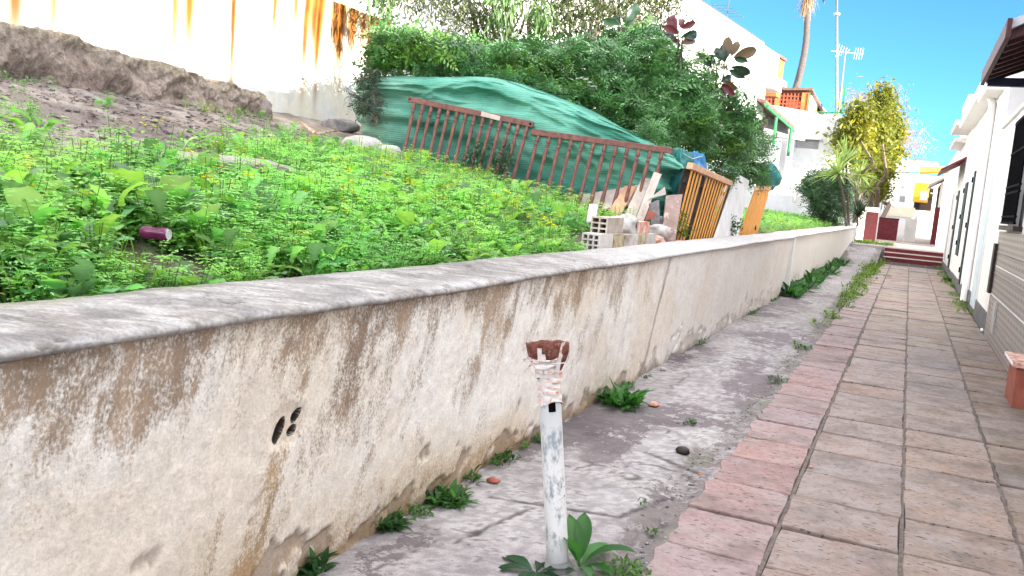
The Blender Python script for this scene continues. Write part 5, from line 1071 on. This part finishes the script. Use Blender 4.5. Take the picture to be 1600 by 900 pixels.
# ---- far plants
db = empty('round_bush', atx(1290, 330, -2.8), 0, 'round dark green bush against the white house beyond the bed', 'bush')
fy = lambda px, py, x, r: (atx(px, py, x), r)
foliage('foliage', [spray(540+i, (.035, .09, .03)) for i in range(3)], [fy(1290, 290, -2.8, (.75, .9, .5)), fy(1280, 300, -2.8, (.6, .7, .5)), fy(1300, 312, -2.8, (.6, .8, .5)), fy(1288, 335, -2.8, (.6, .7, .55)), fy(1310, 295, -2.9, (.5, .6, .5)), fy(1316, 322, -2.7, (.45, .6, .5))], 620, 1.5, M_hedge, db)
limbs('stem', db, atx(1290, 352, -2.8), [atx(1285, 300, -2.8), atx(1300, 305, -2.8), atx(1292, 285, -2.8)], .05, seed=12)
def yucca(px, py, x, ln, n, label, trunk_py, c=(.27, .36, .12), heads=((0, 0),)):
    p0 = atx(px, py, x); e = empty('yucca', p0, 0, label, 'yucca'); r = random.Random(int(px)); p = PB()
    for hx, hy in heads:
        q = atx(px+hx, py+hy, x)-p0
        for i in range(n):
            g = r.uniform(.75, 1.25); p.add(leaf(ln*r.uniform(.7, 1.1), .075, [.6, 1, .8, .5, 0], r.uniform(-.35, 1.45), r.uniform(.0, .8), .4, 0, i), RZ(r.uniform(0, 6.28)), q, np.array(c)*g)
    V, T, Cc = p.out(); link('crown', npmesh('crown', V, T, Cc), M_leaf, e)
    m = MB()
    for hx, hy in heads: m.tube([atx(px+hx*.3, trunk_py, x)-p0, atx(px+hx*.6, (py+trunk_py)/2, x)-p0, atx(px+hx, py+hy, x)-p0], [.05, .045, .04], 8)
    m.build('trunk', M_bark, e, smooth=True)
yucca(1328, 258, -2.12, 0.95, 60, 'tall bright yucca with spiky heads left of the yellow tree', 355, heads=((-6, -6), (16, 18), (-18, 14), (26, 38)))
yucca(1340, 338, -1.9, .95, 60, 'low dark spiky yucca at the end of the long wall', 352, (.03, .055, .03))
yt = empty('yellow_tree', atx(1362, 352, -1.75), 0, 'tall yellow green leafy tree over the far end of the lane', 'tree')
YB = [fy(px, py, x, (rx, rx, rz_)) for px, py, x, rx, rz_ in ((1381, 152, -1.75, .28, .55), (1384, 178, -1.75, .5, .6), (1372, 200, -1.85, .5, .5), (1395, 205, -1.6, .5, .55), (1342, 182, -2.4, .32, .6), (1336, 205, -2.55, .45, .5), (1322, 222, -2.8, .4, .35), (1365, 232, -2.1, .6, .5), (1392, 238, -1.6, .55, .5), (1345, 245, -2.4, .5, .5), (1412, 262, -1.4, .42, .45), (1375, 266, -1.8, .6, .5), (1398, 280, -1.5, .6, .5), (1418, 285, -1.3, .35, .4), (1372, 296, -1.75, .5, .35), (1392, 306, -1.6, .4, .25))]
foliage('crown', [leaf_cluster(680+i, 11, .22, .45, (.15, .17, .022), .24, .1) for i in range(4)], YB, 2100, 1., M_tree, yt, shell=.35, warm=1.0, tilt=.7)
limbs('trunk', yt, atx(1362, 362, -1.75), [atx(1372, 240, -1.75), atx(1380, 180, -1.75), atx(1395, 250, -1.6), atx(1345, 220, -2.0), atx(1400, 285, -1.5)], .16, seed=14)
# ------------------------------------------------------------------ houses on the left
def wall_box(name, mat, parent, x0, x1, y0, y1, z0, z1, bevel=0):
    return MB().box(x0, x1, y0, y1, z0, z1).build(name, mat, parent, bevel=bevel)
def long_building():
    cor = np.array([-5.0, 30.6]); th = math.radians(7.); e = empty('long_white_building', (cor[0], cor[1], 0), -th, 'long sunlit white two storey building behind the shrub and plot', 'building')
    # local axes: +Y along the facade away from the camera, facade at x=0, body at x<0
    wall_box('wall', M_white, e, -7, 0, -17.6, .35, 0, 5.84)
    wall_box('cornice', M_white2, e, -7, .22, -17.6, 1.5, 5.50, 5.72); wall_box('ledge', M_white2, e, -7, .06, -17.6, 2.7, 5.84, 6.02)
    wall_box('upper_wall', M_white, e, -7, -.35, -17.6, .75, 6.02, 7.06)
    wall_box('upper_wall', M_white, e, -5, -.40, .75, 3.0, 6.02, 7.02)
    wall_box('parapet_rail', M_bluegrey, e, -.42, -.33, -17.6, .75, 7.06, 7.10)
    pass
    wall_box('chimney', M_orange, e, -1.0, -.45, 3.3, 3.9, 5.6, 6.95); wall_box('chimney_cap', M_roofbrown, e, -1.1, -.38, 2.95, 3.95, 6.95, 7.05)
    wall_box('window_frame', M_greenmetal2, e, 0, .06, -3.2, -1.6, 2.3, 4.0); wall_box('pane', M_paleblue, e, .06, .075, -3.05, -1.75, 2.42, 3.9)
    m = MB(); m.tube([(-2, -8, 7.1), (-2, -8, 9.4)], .03, 5)
    e2 = empty('tv_antenna', atx(1137, 18, -6.2)+np.array([0, 0, -.9]), 0, 'thin television antenna on the roof edge of the long white building', 'antenna')
    MB().tube([(0, 0, 0), (0, 0, 1.5)], .025, 5).build('mast', M_bluegrey, e2); MB().tube([(-.2, -1.3, .85), (.3, 1.2, .95)], .02, 4).build('boom', M_bluegrey, e2)
    for i in range(5): MB().tube([(-.3, -1.1+.5*i, .86+.02*i), (.3, -1.1+.5*i, .86+.02*i)], .010, 4).build('element', M_bluegrey, e2)
M_bluegrey = mat_flat('blue_grey_rail', (.05, .085, .10), .6)
M_greenmetal2 = mat_flat('pale_green_frame', (.6, .7, .62), .5)
long_building()
def canopy():
    e = empty('green_canopy', (-4.6, 32, 2), 0, 'brown sloping porch roof on green metal posts beside the white building', 'canopy')
    P = lambda px, py, x: atx(px, py, x)-np.array([-4.6, 32, 2])
    a, b = P(1197, 156, -4.75), P(1242, 197, -4.1); back = np.array([-1.4, .35, .35])
    MB().quad_prism(a, b, b+back, a+back, (0, 0, -.10)).build('roof', M_roofbrown, e)
    MB().quad_prism(a+[0, 0, -.11], b+[0, 0, -.11], b+[.05, 0, -.23], a+[.05, 0, -.23], np.array([-.06, 0, 0])).build('beam', M_greenmetal, e)
    for px, py, x in ((1214, 178, -4.5), (1237, 196, -4.13)):
        t = P(px, py, x); MB().tube([t+[0, 0, -.1], t+[0, 0, -1.05]], .05, 8).build('post', M_greenmetal, e)
    q = P(1195, 190, -5.0); MB().quad_prism(q+[0, 0, .6], q+[1.2, 1.8, .6], q+[1.2, 1.8, -.45], q+[0, 0, -.45], (-.2, .1, 0)).build('shaded_wall', M_dark2, e)
M_dark2 = mat_flat('grey_wall', (.3, .29, .29), .8)
canopy()
def lattice_house():
    yb = 40.; e = empty('lattice_house', (-4.6, yb, 0), 0, 'white house with orange brick lattice screen on its roof terrace', 'house'); o = np.array([-4.6, yb, 0])
    P = lambda px, py: aty(px, py, yb)-o
    tl, tr, br = P(1197, 143), P(1270, 141), P(1268, 176)
    x0, x1, z0, z1 = tl[0], .0, br[2], tr[2]-.12
    wall_box('wall', M_white, e, x0-3, 1.5, .3, 9, 0, z0-.02)                                   # lower storeys facing the plot
    # pillars and pierced screen
    px = [x0-.1, x0+.85, x1-.42]
    wall_box('pillar', M_orange, e, x0+.42, x0+.62, -.06, .26, z0, z1); wall_box('pillar', M_orange, e, x1-.26, x1, -.06, .26, z0, z1)
    for xa, xb in ((x0-.2, x0+.42), (x0+.62, x1-.26)):
        nx = max(3, round((xb-xa)/.16)); nz = max(3, round((z1-z0)/.16)); m = MB()
        for i in range(nx+1): x = xa+(xb-xa)*i/nx; m.box(x-.03, x+.03, 0, .12, z0, z1)
        for j in range(nz+1): z = z0+(z1-z0)*j/nz; m.box(xa, xb, .01, .11, z-.03, z+.03)
        q = m.build('lattice', M_lattice, e); q['kind'] = 'stuff'
    wall_box('terrace_wall', M_terra, e, x0-.2, x1-.1, .7, .8, z0, z1-.3)
    MB().quad_prism((x0-.4, -.2, z1+.02), (x1+.15, -.2, z1+.10), (x1+.15, 7, z1-.25), (x0-.4, 7, z1-.25), (0, 0, .10)).build('roof', M_roofbrown, e)
    # right side of the terrace: white panels, posts, green rail
    wall_box('side_panel', M_white2, e, -.04, .02, .9, 8.5, z0, z0+.95); wall_box('side_post', M_orange, e, -.05, .05, 3.0, 3.5, z0, z1-.2); wall_box('side_panel', M_white2, e, -.04, .02, 3.6, 8.5, z0+.9, z1-.35)
    wall_box('side_window', M_greendoor, e, .02, .04, 5.3, 6.0, z0+.2, z0+1.0)
    MB().tube([(.05, -.1, z0+.02), (1.5, -.1, z0+.05)], .03, 6).build('rail_bar', M_greenmetal, e); MB().tube([(.05, -.1, z0), (.05, -.1, z1)], .03, 6).build('rail_post', M_greenmetal, e)
    wall_box('rail_post', M_greenmetal, e, 1.4, 1.46, -.12, -.06, z0, z0+1.2)
    # openings of the lower storeys
    w0, w1 = P(1243, 216), P(1277, 232)
    wall_box('window_recess', M_dark2, e, w0[0], w1[0], .28, .31, w1[2], w0[2]); wall_box('window_lintel', M_white2, e, w0[0]-.1, w1[0]+.1, .12, .31, w0[2], w0[2]+.08)
    wall_box('buttress', M_white2, e, P(1216, 220)[0]-.15, P(1216, 220)[0]+.15, .0, .3, 0, P(1216, 215)[2]); wall_box('buttress', M_white2, e, P(1236, 220)[0]-.15, P(1236, 220)[0]+.15, .0, .3, 0, P(1236, 215)[2])
    wall_box('low_wall', M_white, e, P(1240, 325)[0], 1.4, -1.6, -1.4, .5, P(1250, 318)[2])
    wall_box('low_wall', M_white, e, x0-3, P(1244, 300)[0], -.9, .3, 0, P(1220, 305)[2])
lattice_house()
def palm():
    a = aty(1243, 140, 58); b = aty(1261, 2, 58); e = empty('palm_tree', a-[0, 0, 6], 0, 'tall slim palm trunk with a skirt of dry fronds above the roofs', 'palm tree'); o = np.array(e.location)
    pts = [a+(b-a)*k+np.array([.25*math.sin(k*PI), 0, 0]) for k in np.linspace(-.6, 1.0, 14)]
    MB().tube([p-o for p in pts], [.25-.006*i for i in range(14)], 12).build('trunk', M_palmbark, e, smooth=True)
    r = random.Random(4); p = PB(); q = PB(); top = b-o
    for i in range(130): p.add(leaf(r.uniform(.8, 1.5), .10, [1, .9, .6, .2], r.uniform(-1.45, -.7), .5, .2, 0, i), RZ(r.uniform(0, 6.28)), top+np.array([0, 0, r.uniform(.0, 1.1)]), np.array((.42, .30, .2))*r.uniform(.6, 1.2))
    for i in range(44): q.add(leaf(r.uniform(1.6, 2.4), .55, [.15, .6, 1, .9, .5, 0], r.uniform(-.5, 1.2), 1.2, .3, .1, i), RZ(r.uniform(0, 6.28)), top+np.array([0, 0, 1.4]), np.array((.10, .14, .05))*r.uniform(.7, 1.2))
    V, T, Cc = p.out(); link('dry_skirt', npmesh('dry_skirt', V, T, Cc), M_tree, e); V, T, Cc = q.out(); link('crown', npmesh('crown', V, T, Cc), M_tree, e)
palm()
def mast():
    a = aty(1307.5, 182, 60); b = aty(1307.5, -30, 60); e = empty('tall_mast', a-[0, 0, 4], 0, 'very tall slender whitish mast pole above the lattice house', 'pole'); o = np.array(e.location)
    MB().tube([a-[0, 0, 4]-o, a-o, (a+b)/2-o, b-o], [.13, .10, .085, .06], 10).build('pole', M_palegrey, e, smooth=True)
    c = aty(1307.5, 22, 60)-o; MB().tube([c-[0, 0, .07], c+[0, 0, .07]], .19, 8).build('band', M_grey, e)
    a = aty(1313, 150, 56); b = aty(1321, 80, 56); e = empty('aerial_mast', a-[0, 0, 1.5], 0, 'shorter leaning aerial mast with a grid antenna head', 'antenna'); o = np.array(e.location)
    MB().tube([-(b-a)*.5+a-o, a-o, b-o], [.08, .07, .045], 8).build('mast', M_palegrey, e)
    t = b-o
    for i in range(5): MB().tube([t+[-.5+.14*i, 0, -.35+.05*i], t+[-.4+.15*i, .3, .45-.07*i]], .018, 4).build('element', M_grey, e)
    MB().tube([t+[-.8, 0, 0], t+[1.0, 0, -.15]], .022, 5).build('boom', M_grey, e)
    for i in range(4): MB().tube([t+[.5+.14*i, 0, -.45], t+[.55+.14*i, 0, .2]], .018, 4).build('element', M_grey, e)
    a = aty(1364, 150, 56); e = empty('thin_aerial', a-[0, 0, 3], 0, 'thin dark aerial rod rising behind the yellow tree', 'antenna'); MB().tube([(0, 0, 0), (.15, 0, 3.6)], .035, 5).build('rod', M_black, e)
mast()
bt = empty('bare_tree', aty(1345, 240, 75), 0, 'distant bare brownish tree behind the yellow tree', 'tree')
foliage('crown', [leaf_cluster(690+i, 12, .5, .12, (.30, .2, .19), .5) for i in range(2)], [(aty(1345, 175, 75), (2.1, 2, 1.4)), (aty(1375, 165, 75), (1.6, 2, 1.3)), (aty(1420, 225, 75), (1.3, 1.5, 1.8)), (aty(1400, 210, 75), (1.3, 1.5, 1.3))], 260, 1., M_tree, bt, shell=.1)
limbs('trunk', bt, aty(1350, 330, 75), [aty(1345, 170, 75), aty(1370, 170, 75), aty(1410, 215, 75)], .2, seed=15)
# ------------------------------------------------------------------ end of the lane
def far_end():
    zf = .48
    lw = empty('low_end_wall', (-2.2, 37.5, 0), 0, 'low white wall continuing past the end of the long wall', 'wall'); wall_box('wall', M_white, lw, -.9, .10, 0, 3.2, 0, 1.12); wall_box('coping', M_white2, lw, -.95, .15, -.05, 3.2, 1.12, 1.2)
    gp = empty('gate_pillar', (-1.62, 41.0, zf), 0, 'red and white gate pillar on the left of the lane end', 'pillar')
    wall_box('red_base', M_redpaint2, gp, -.12, .36, -.2, .3, 0, 1.25); wall_box('pillar_top', M_white, gp, -.2, .34, .32, 2.5, 0, 1.45); wall_box('pillar_side', M_white, gp, -.4, -.12, -.2, .3, 0, 1.25)
    rb = empty('red_wall', (-1.2, 46, zf), 0, 'low red wall between the gate pillar and a white box', 'wall'); wall_box('wall', M_redpaint, rb, -.4, .72, 0, .3, 0, 1.0); wall_box('cap', M_redpaint2, rb, -.42, .74, -.02, .32, 1.0, 1.06)
    wb = empty('white_box', (-.18, 47, zf), 0, 'white meter box standing at the end of the low red wall', 'box'); wall_box('body', M_white, wb, 0, .5, 0, .5, 0, 1.05); wall_box('lid', M_white2, wb, -.03, .53, -.03, .53, 1.05, 1.12)
    h1 = empty('far_white_house', (-1.5, 60, zf), 0, 'far white house with a small window closing the lane on the left', 'house')
    wall_box('wall', M_white, h1, -6, -.1, -8, 12, -.4, 3.3); wall_box('wall', M_white2, h1, -.1, 1.6, 0, 12, -.4, 3.9); wall_box('ledge', M_cream, h1, .1, 1.7, -.12, .0, 1.2, 1.8)
    wall_box('window_frame', M_dark2, h1, .75, 1.05, -.04, .0, 2.1, 3.2); wall_box('dark_porch', M_darkwood, h1, 1.6, 2.6, .5, 2.5, 1.7, 3.1); wall_box('column', M_white, h1, 1.75, 1.95, .3, .5, -.4, 1.7); wall_box('side_window', M_dark2, h1, -.1, -.06, -5, -4.2, 1.5, 2.8)
    MB().quad_prism((-.3, -.3, 3.85), (2.7, -.3, 4.1), (2.7, 6, 4.9), (-.3, 6, 4.9), (0, 0, .15)).build('roof', M_board, h1)
    ye = empty('ochre_house', (1.0, 70, zf), 0, 'cream house front at the very end of the lane under the yellow sign', 'house'); wall_box('wall', M_cream, ye, -.7, 1.6, 0, 8, -.4, 3.2)
    ys = empty('yellow_sign', (.6, 60, zf), 0, 'bright yellow sign board hanging over the lane end', 'sign')
    c = aty(1440, 301, 60)-np.array([.6, 60, zf]); MB().box(c[0]-.42, c[0]+.40, -.1, .12, c[2]-.6, c[2]+.6).build('board', M_yellow, ys, bevel=.04); MB().box(c[0]-.05, c[0]+.34, -.13, -.1, c[2]-.45, c[2]+.1).build('pale_patch', M_white, ys)
    MB().tube([(c[0]+.5, 0, c[2]), (c[0]+1.6, 0, c[2])], .04, 6).build('bracket', M_grey, ys)
    rg = empty('right_gate_pillar', (1.12, 46, zf), 0, 'dark red pillar on the right side of the lane end', 'pillar'); wall_box('pillar', M_redpaint, rg, -.12, .4, 0, .6, 0, 1.75); wall_box('pier', M_white, rg, .0, .4, .1, 6, 0, 2.9); wall_box('dark_door', M_darkwood, rg, -.05, 0, 1.2, 3.0, .3, 2.7)
    sw = empty('sunlit_wall', (1.1, 40.5, zf), 0, 'sunlit white wall facing the steps on the right of the lane', 'wall'); wall_box('wall', M_white, sw, -.02, 3, 0, .4, -.4, 2.9); wall_box('coping', M_white2, sw, -.08, 3, -.08, .5, 2.9, 3.02); wall_box('pipe', M_dark2, sw, -.02, 3, -.03, .0, 2.55, 2.6)
    hu = empty('house_over_wall', (1.6, 47, zf), 0, 'white house with a yellow awning rising behind the sunlit wall', 'house'); wall_box('wall', M_white, hu, 0, 6, -5.8, 10, 0, 4.4); wall_box('window', M_dark2, hu, .5, .8, -5.83, -5.8, 3.2, 4.0)
    a = aty(1478, 272, 45)-np.array([1.6, 47, zf]); MB().quad_prism(a+[-1.1, 0, -.1], a+[.1, 0, .05], a+[.1, 1.6, .35], a+[-1.1, 1.6, .25], (0, 0, .10)).build('awning', M_yellow, hu)
    MB().quad_prism((-1.0, -.2, 2.7), (-.05, -.2, 3.3), (-.05, 5, 3.3), (-1.0, 5, 2.7), (0, 0, .12)).build('lean_roof', M_white2, hu)
    hz = empty('distant_house', (1.2, 95, zf), 0, 'small pale distant house far beyond the lane end', 'house'); wall_box('wall', M_white, hz, -2.2, 1.5, 0, 6, 0, 5.4); wall_box('window', M_dark2, hz, -1.3, -.6, -.04, 0, 3.9, 4.9)
M_redpaint2 = mat_flat('red_cap', (.075, .012, .016), .6)
far_end()
# ------------------------------------------------------------------ houses on the right
def near_house():
    x0 = 1.2; e = empty('tiled_house', (x0, 8, 0), 0, 'near house with patterned tile dado, black window cage and dark red eave', 'house')
    y = lambda v: v-8.
    # main wall, split round the window opening (y 11.9..13.5, z 1.58..2.95)
    wall_box('wall', M_white, e, 0, .25, y(-6), y(11.9), 1.5, 3.16); wall_box('wall', M_white, e, 0, .25, y(13.5), y(14.25), 1.5, 3.16); wall_box('wall', M_white2, e, .015, .25, y(14.25), y(16.8), 0, 3.16); wall_box('plinth', M_plinth, e, -.01, .015, y(14.3), y(17.0), -.02, .28); wall_box('wall', M_white, e, 0, .25, y(11.9), y(13.5), 2.95, 3.16); wall_box('wall', M_white, e, 0, .25, y(11.9), y(13.5), 1.5, 1.58)
    wall_box('dark_room', M_dark2, e, .25, 5, y(-6), y(16.8), 0, 3.1)
    # dado: tiles, each one a piece
    m_t, nt, bs = newmat('dado_tile'); tcn = nt.nodes.new('ShaderNodeTexCoord'); vo = nt.nodes.new('ShaderNodeTexVoronoi'); vo.inputs['Scale'].default_value = 13.; vo.inputs['Randomness'].default_value = .25; vo.voronoi_dimensions = '2D'; sx = nt.nodes.new('ShaderNodeSeparateXYZ'); cb = nt.nodes.new('ShaderNodeCombineXYZ'); L(nt, tcn.outputs['Object'], sx.inputs[0]); L(nt, sx.outputs[1], cb.inputs[0]); L(nt, sx.outputs[2], cb.inputs[1]); L(nt, cb.outputs[0], vo.inputs[0])
    r = nt.nodes.new('ShaderNodeValToRGB'); r.color_ramp.elements[0].position = .24; r.color_ramp.elements[1].position = .36; r.color_ramp.elements[0].color = (.44, .40, .38, 1); r.color_ramp.elements[1].color = (.21, .175, .155, 1); L(nt, vo.outputs['Distance'], r.inputs[0]); L(nt, r.outputs[0], bs.inputs['Base Color']); bs.inputs['Roughness'].default_value = .35
    M_grout = mat_flat('pale_grout', (.5, .47, .44), .8)
    wall_box('dado_backing', M_grout, e, -.012, .25, y(2), y(14.25), 0, 1.5)
    tm = MB().box(-.02, 0, 0, .3, 0, .3).mesh('tile', False, .003)
    for i in range(30):
        for j in range(5):
            yy = 14.25-.305*(i+1)
            o = link('tile', tm, m_t, e, (-.0125, y(yy), .005+.3*j-(.0 if j < 4 else .0))); o.scale = (1, .985, .97)
    for z in (.62, 1.02): wall_box('pale_band', M_white, e, -.037, -.0335, y(5), y(14.25), z-.008, z+.008)
    # black window cage
    cage = wall_box('window_sill', M_darkwood, e, -.10, .1, y(11.8), y(13.6), 1.52, 1.58)
    win = wall_box('window', M_black2, e, .12, .14, y(11.9), y(13.5), 1.58, 2.95)
    for i in range(13): wall_box('bar', M_black, win, -.09, -.07, y(11.92+.13*i), y(11.945+.13*i), 1.60, 2.95)
    for z in (1.60, 1.68, 1.98, 2.06, 2.5, 2.9): wall_box('rail', M_black, win, -.095, -.065, y(11.9), y(13.52), z, z+.025)
    for i in range(2): wall_box('side_bar', M_black, win, -.09, 0, y(13.5), y(13.52), 1.6+1.3*i, 1.63+1.3*i)
    # board and box at the end of the dado
    wall_box('dark_board', M_darkwood, e, -.075, -.04, y(14.05), y(14.3), .62, 1.32); wall_box('meter_box', M_grey2, e, -.06, -.036, y(12.9), y(13.2), .18, .58)
    # doorstep
    ds = empty('doorstep', (1.05, 9.2, 0), 0, 'terracotta doorstep with pale edge at the near tiled house', 'step'); wall_box('block', M_terra, ds, -.04, .11, -.45, .15, -.03, .36); wall_box('tread', M_brickred, ds, -.08, .11, -.5, .20, .36, .405); wall_box('edge', M_white2, ds, -.086, -.081, -.5, .2, .375, .40)
    # open loggia above: pier, lattice, timber eave
    wall_box('pier', M_white2, e, .02, .60, y(16.8), y(17.04), 0, 3.95)
    wall_box('parapet', M_white2, e, -.03, .22, y(9.5), y(16.8), 3.16, 3.22)
    wall_box('loggia_back', M_darkwood, e, .95, 1.05, y(9.5), y(16.8), 3.1, 4.6); m = MB()
    wall_box('loggia_post', M_slat, e, .30, .38, y(15.9), y(16.02), 3.22, 4.1)
    for i in range(48): m.box(.55, .58, y(11+.12*i), y(11.03+.12*i), 3.16, 4.3)
    for i in range(8): m.box(.56, .57, y(11), y(16.7), 3.2+.13*i, 3.23+.13*i)
    q = m.build('lattice', M_darkwood, e); q['kind'] = 'stuff'
    xe = -.48; sl = .52
    MB().quad_prism((xe, y(11.2), 3.70), (xe, y(14.9), 3.70), (2.4, y(14.9), 3.70+2.88*sl), (2.4, y(11.2), 3.70+2.88*sl), (0, 0, .10)).build('roof', M_roofgrey, e); roof_ = [o for o in e.children if o.name.startswith('roof')][0]
    MB().box(xe-.03, xe+.02, y(11.15), y(14.92), 3.60, 3.81).build('fascia', M_eavewood, roof_)
    for i in range(9):
        yy = y(11.3+.44*i); MB().quad_prism((xe+.04, yy, 3.62), (xe+.04, yy+.08, 3.62), (2.3, yy+.08, 3.62+2.26*sl), (2.3, yy, 3.62+2.26*sl), (0, 0, .10)).build('rafter', M_eavewood, roof_)
    MB().box(xe+.05, .3, y(14.62), y(14.72), 3.56, 3.68).build('tie_beam', M_navy, e); MB().box(.30, .42, y(10), y(16.8), 4.12, 4.3).build('plate', M_eavewood, e)
    # upper storey nearer the camera (above and outside the view, it shades the lane)
    wall_box('upper_wall', M_white, e, 3.2, 8, y(-9), y(10.4), 2.9, 6.5); wall_box('terrace_floor', M_terra, e, .25, 3.2, y(-9), y(10.4), 2.95, 3.05)
    for yy in (-3, 1, 5): wall_box('shutter', M_greendoor, e, 3.17, 3.2, y(yy), y(yy+1.1), 3.9, 5.4)
M_black2 = mat_flat('dark_glass', (.004, .004, .006), .5, .1); M_grey2 = mat_flat('meter_grey', (.42, .40, .38), .6); M_roofgrey = mat_noise('grey_roof', (.3, .3, .32), (.45, .45, .46), 6, .8, .3, .01); M_navy = mat_flat('navy_beam', (.02, .025, .07), .5)
near_house()
def terrace(y0, y1, x0, label, h, doors, plinth=.25, eave=None, pipe=None, awn=None, box=None):
    e = empty('terraced_house', (x0, y0, 0), 0, label, 'house'); w_ = y1-y0
    wall_box('wall', M_white2, e, 0, 5, 0, w_-.02, 0, h); wall_box('plinth', M_plinth, e, -.03, 0, .0, w_-.02, -.02, plinth)
    for (a, b, z0, z1, mat, depth) in doors:
        wall_box('door_frame', M_white2, e, -.035, 0, a-.10, b+.10, z0, z1+.10); dr = wall_box('door', mat, e, -.06 if depth > 0 else -.042, -.036, a, b, z0, z1)
        if mat is M_greendoor:
            for k in range(3): wall_box('hinge', M_black, dr, -.085, -.06, b-.06, b+.02, z0+.25+k*(z1-z0-.5)/2, z0+.37+k*(z1-z0-.5)/2)
    if eave:
        for (xe, ze, t, a, b) in eave: wall_box('eave', M_white2, e, xe, .6, a, b, ze, ze+t, bevel=.02)
    if pipe: 
        MB().tube([(-.07, pipe, .05), (-.07, pipe, h-.45), (-.16, pipe+.05, h-.25), (-.18, pipe+.05, h-.05)], .07, 10).build('downpipe', M_white2, e, smooth=True)
    if awn: a, b, z = awn; MB().quad_prism((-.62, a, z-.15), (-.62, b, z-.15), (0, b, z+.25), (0, a, z+.25), (0, 0, .06)).build('awning', M_redpaint, e)
    return e
terrace(17.06, 20.4, 1.24, 'white house with pale blue recess and downpipe next to the tiled house', 4.35, [(.25, 1.25, .1, 2.45, M_paleblue, 0)], .28, [(-.30, 4.0, .14, 1.2, 3.34), (-.12, 4.30, .35, 1.6, 3.34)], 2.5)
terrace(20.4, 27.0, 1.24, 'white house with dark green shutter doors beyond the downpipe', 4.5, [(1.8, 2.25, .2, 2.75, M_greendoor, 1), (4.3, 5.4, .75, 2.6, M_greendoor, 1)], .22, [(-.34, 4.1, .13, .02, 6.5), (-.18, 4.5, .3, 1, 6.5)])
terrace(27.0, 35.6, 1.24, 'white house with red awning underside just before the steps', 4.7, [(1.5, 2.3, .25, 2.5, M_greendoor, 1), (5.6, 6.0, .3, 2.5, M_dark2, 0)], .2, [(-.45, 4.2, .15, .02, 3.2), (-.32, 4.0, .13, 3.2, 6.8), (-.2, 4.75, .4, 1, 4)], None, (1.2, 5, 3.15))
# odds and ends by the right wall
def bit(name, px, py, z, r, mat, seed, label, cat):
    p = atz(px, py, z); o = lump(name, mat, (p[0], p[1], r[2]*.7), r, seed, None, .3, 8); tag(o, label, cat)
bit('clay_pot_shard', 1537, 492, 0, (.06, .14, .045), M_terra, 71, 'broken clay lump at the foot of the white house', 'shard')
bit('red_rag', 1506, 455, 0, (.06, .25, .06), M_redpaint, 72, 'dark red rag lying by the downpipe foot', 'rag')
bit('white_scrap', 1535, 517, 0, (.03, .10, .02), M_white2, 73, 'white paper scrap at the corner of the tiled house', 'scrap')
for px, py, lb in ((1532, 483, 'small weed tuft by the clay lump at the white house foot'), (1485, 440, 'weed tuft at the plinth beyond the downpipe'), (1475, 405, 'weed tuft beside the right end of the red steps')):
    p = atz(px, py, 0); plant_thing('plinth_weed', (p[0]-.03, p[1], 0), clump(int(px), 40, .12, .18, (.05, .13, .03)), 1., lb)
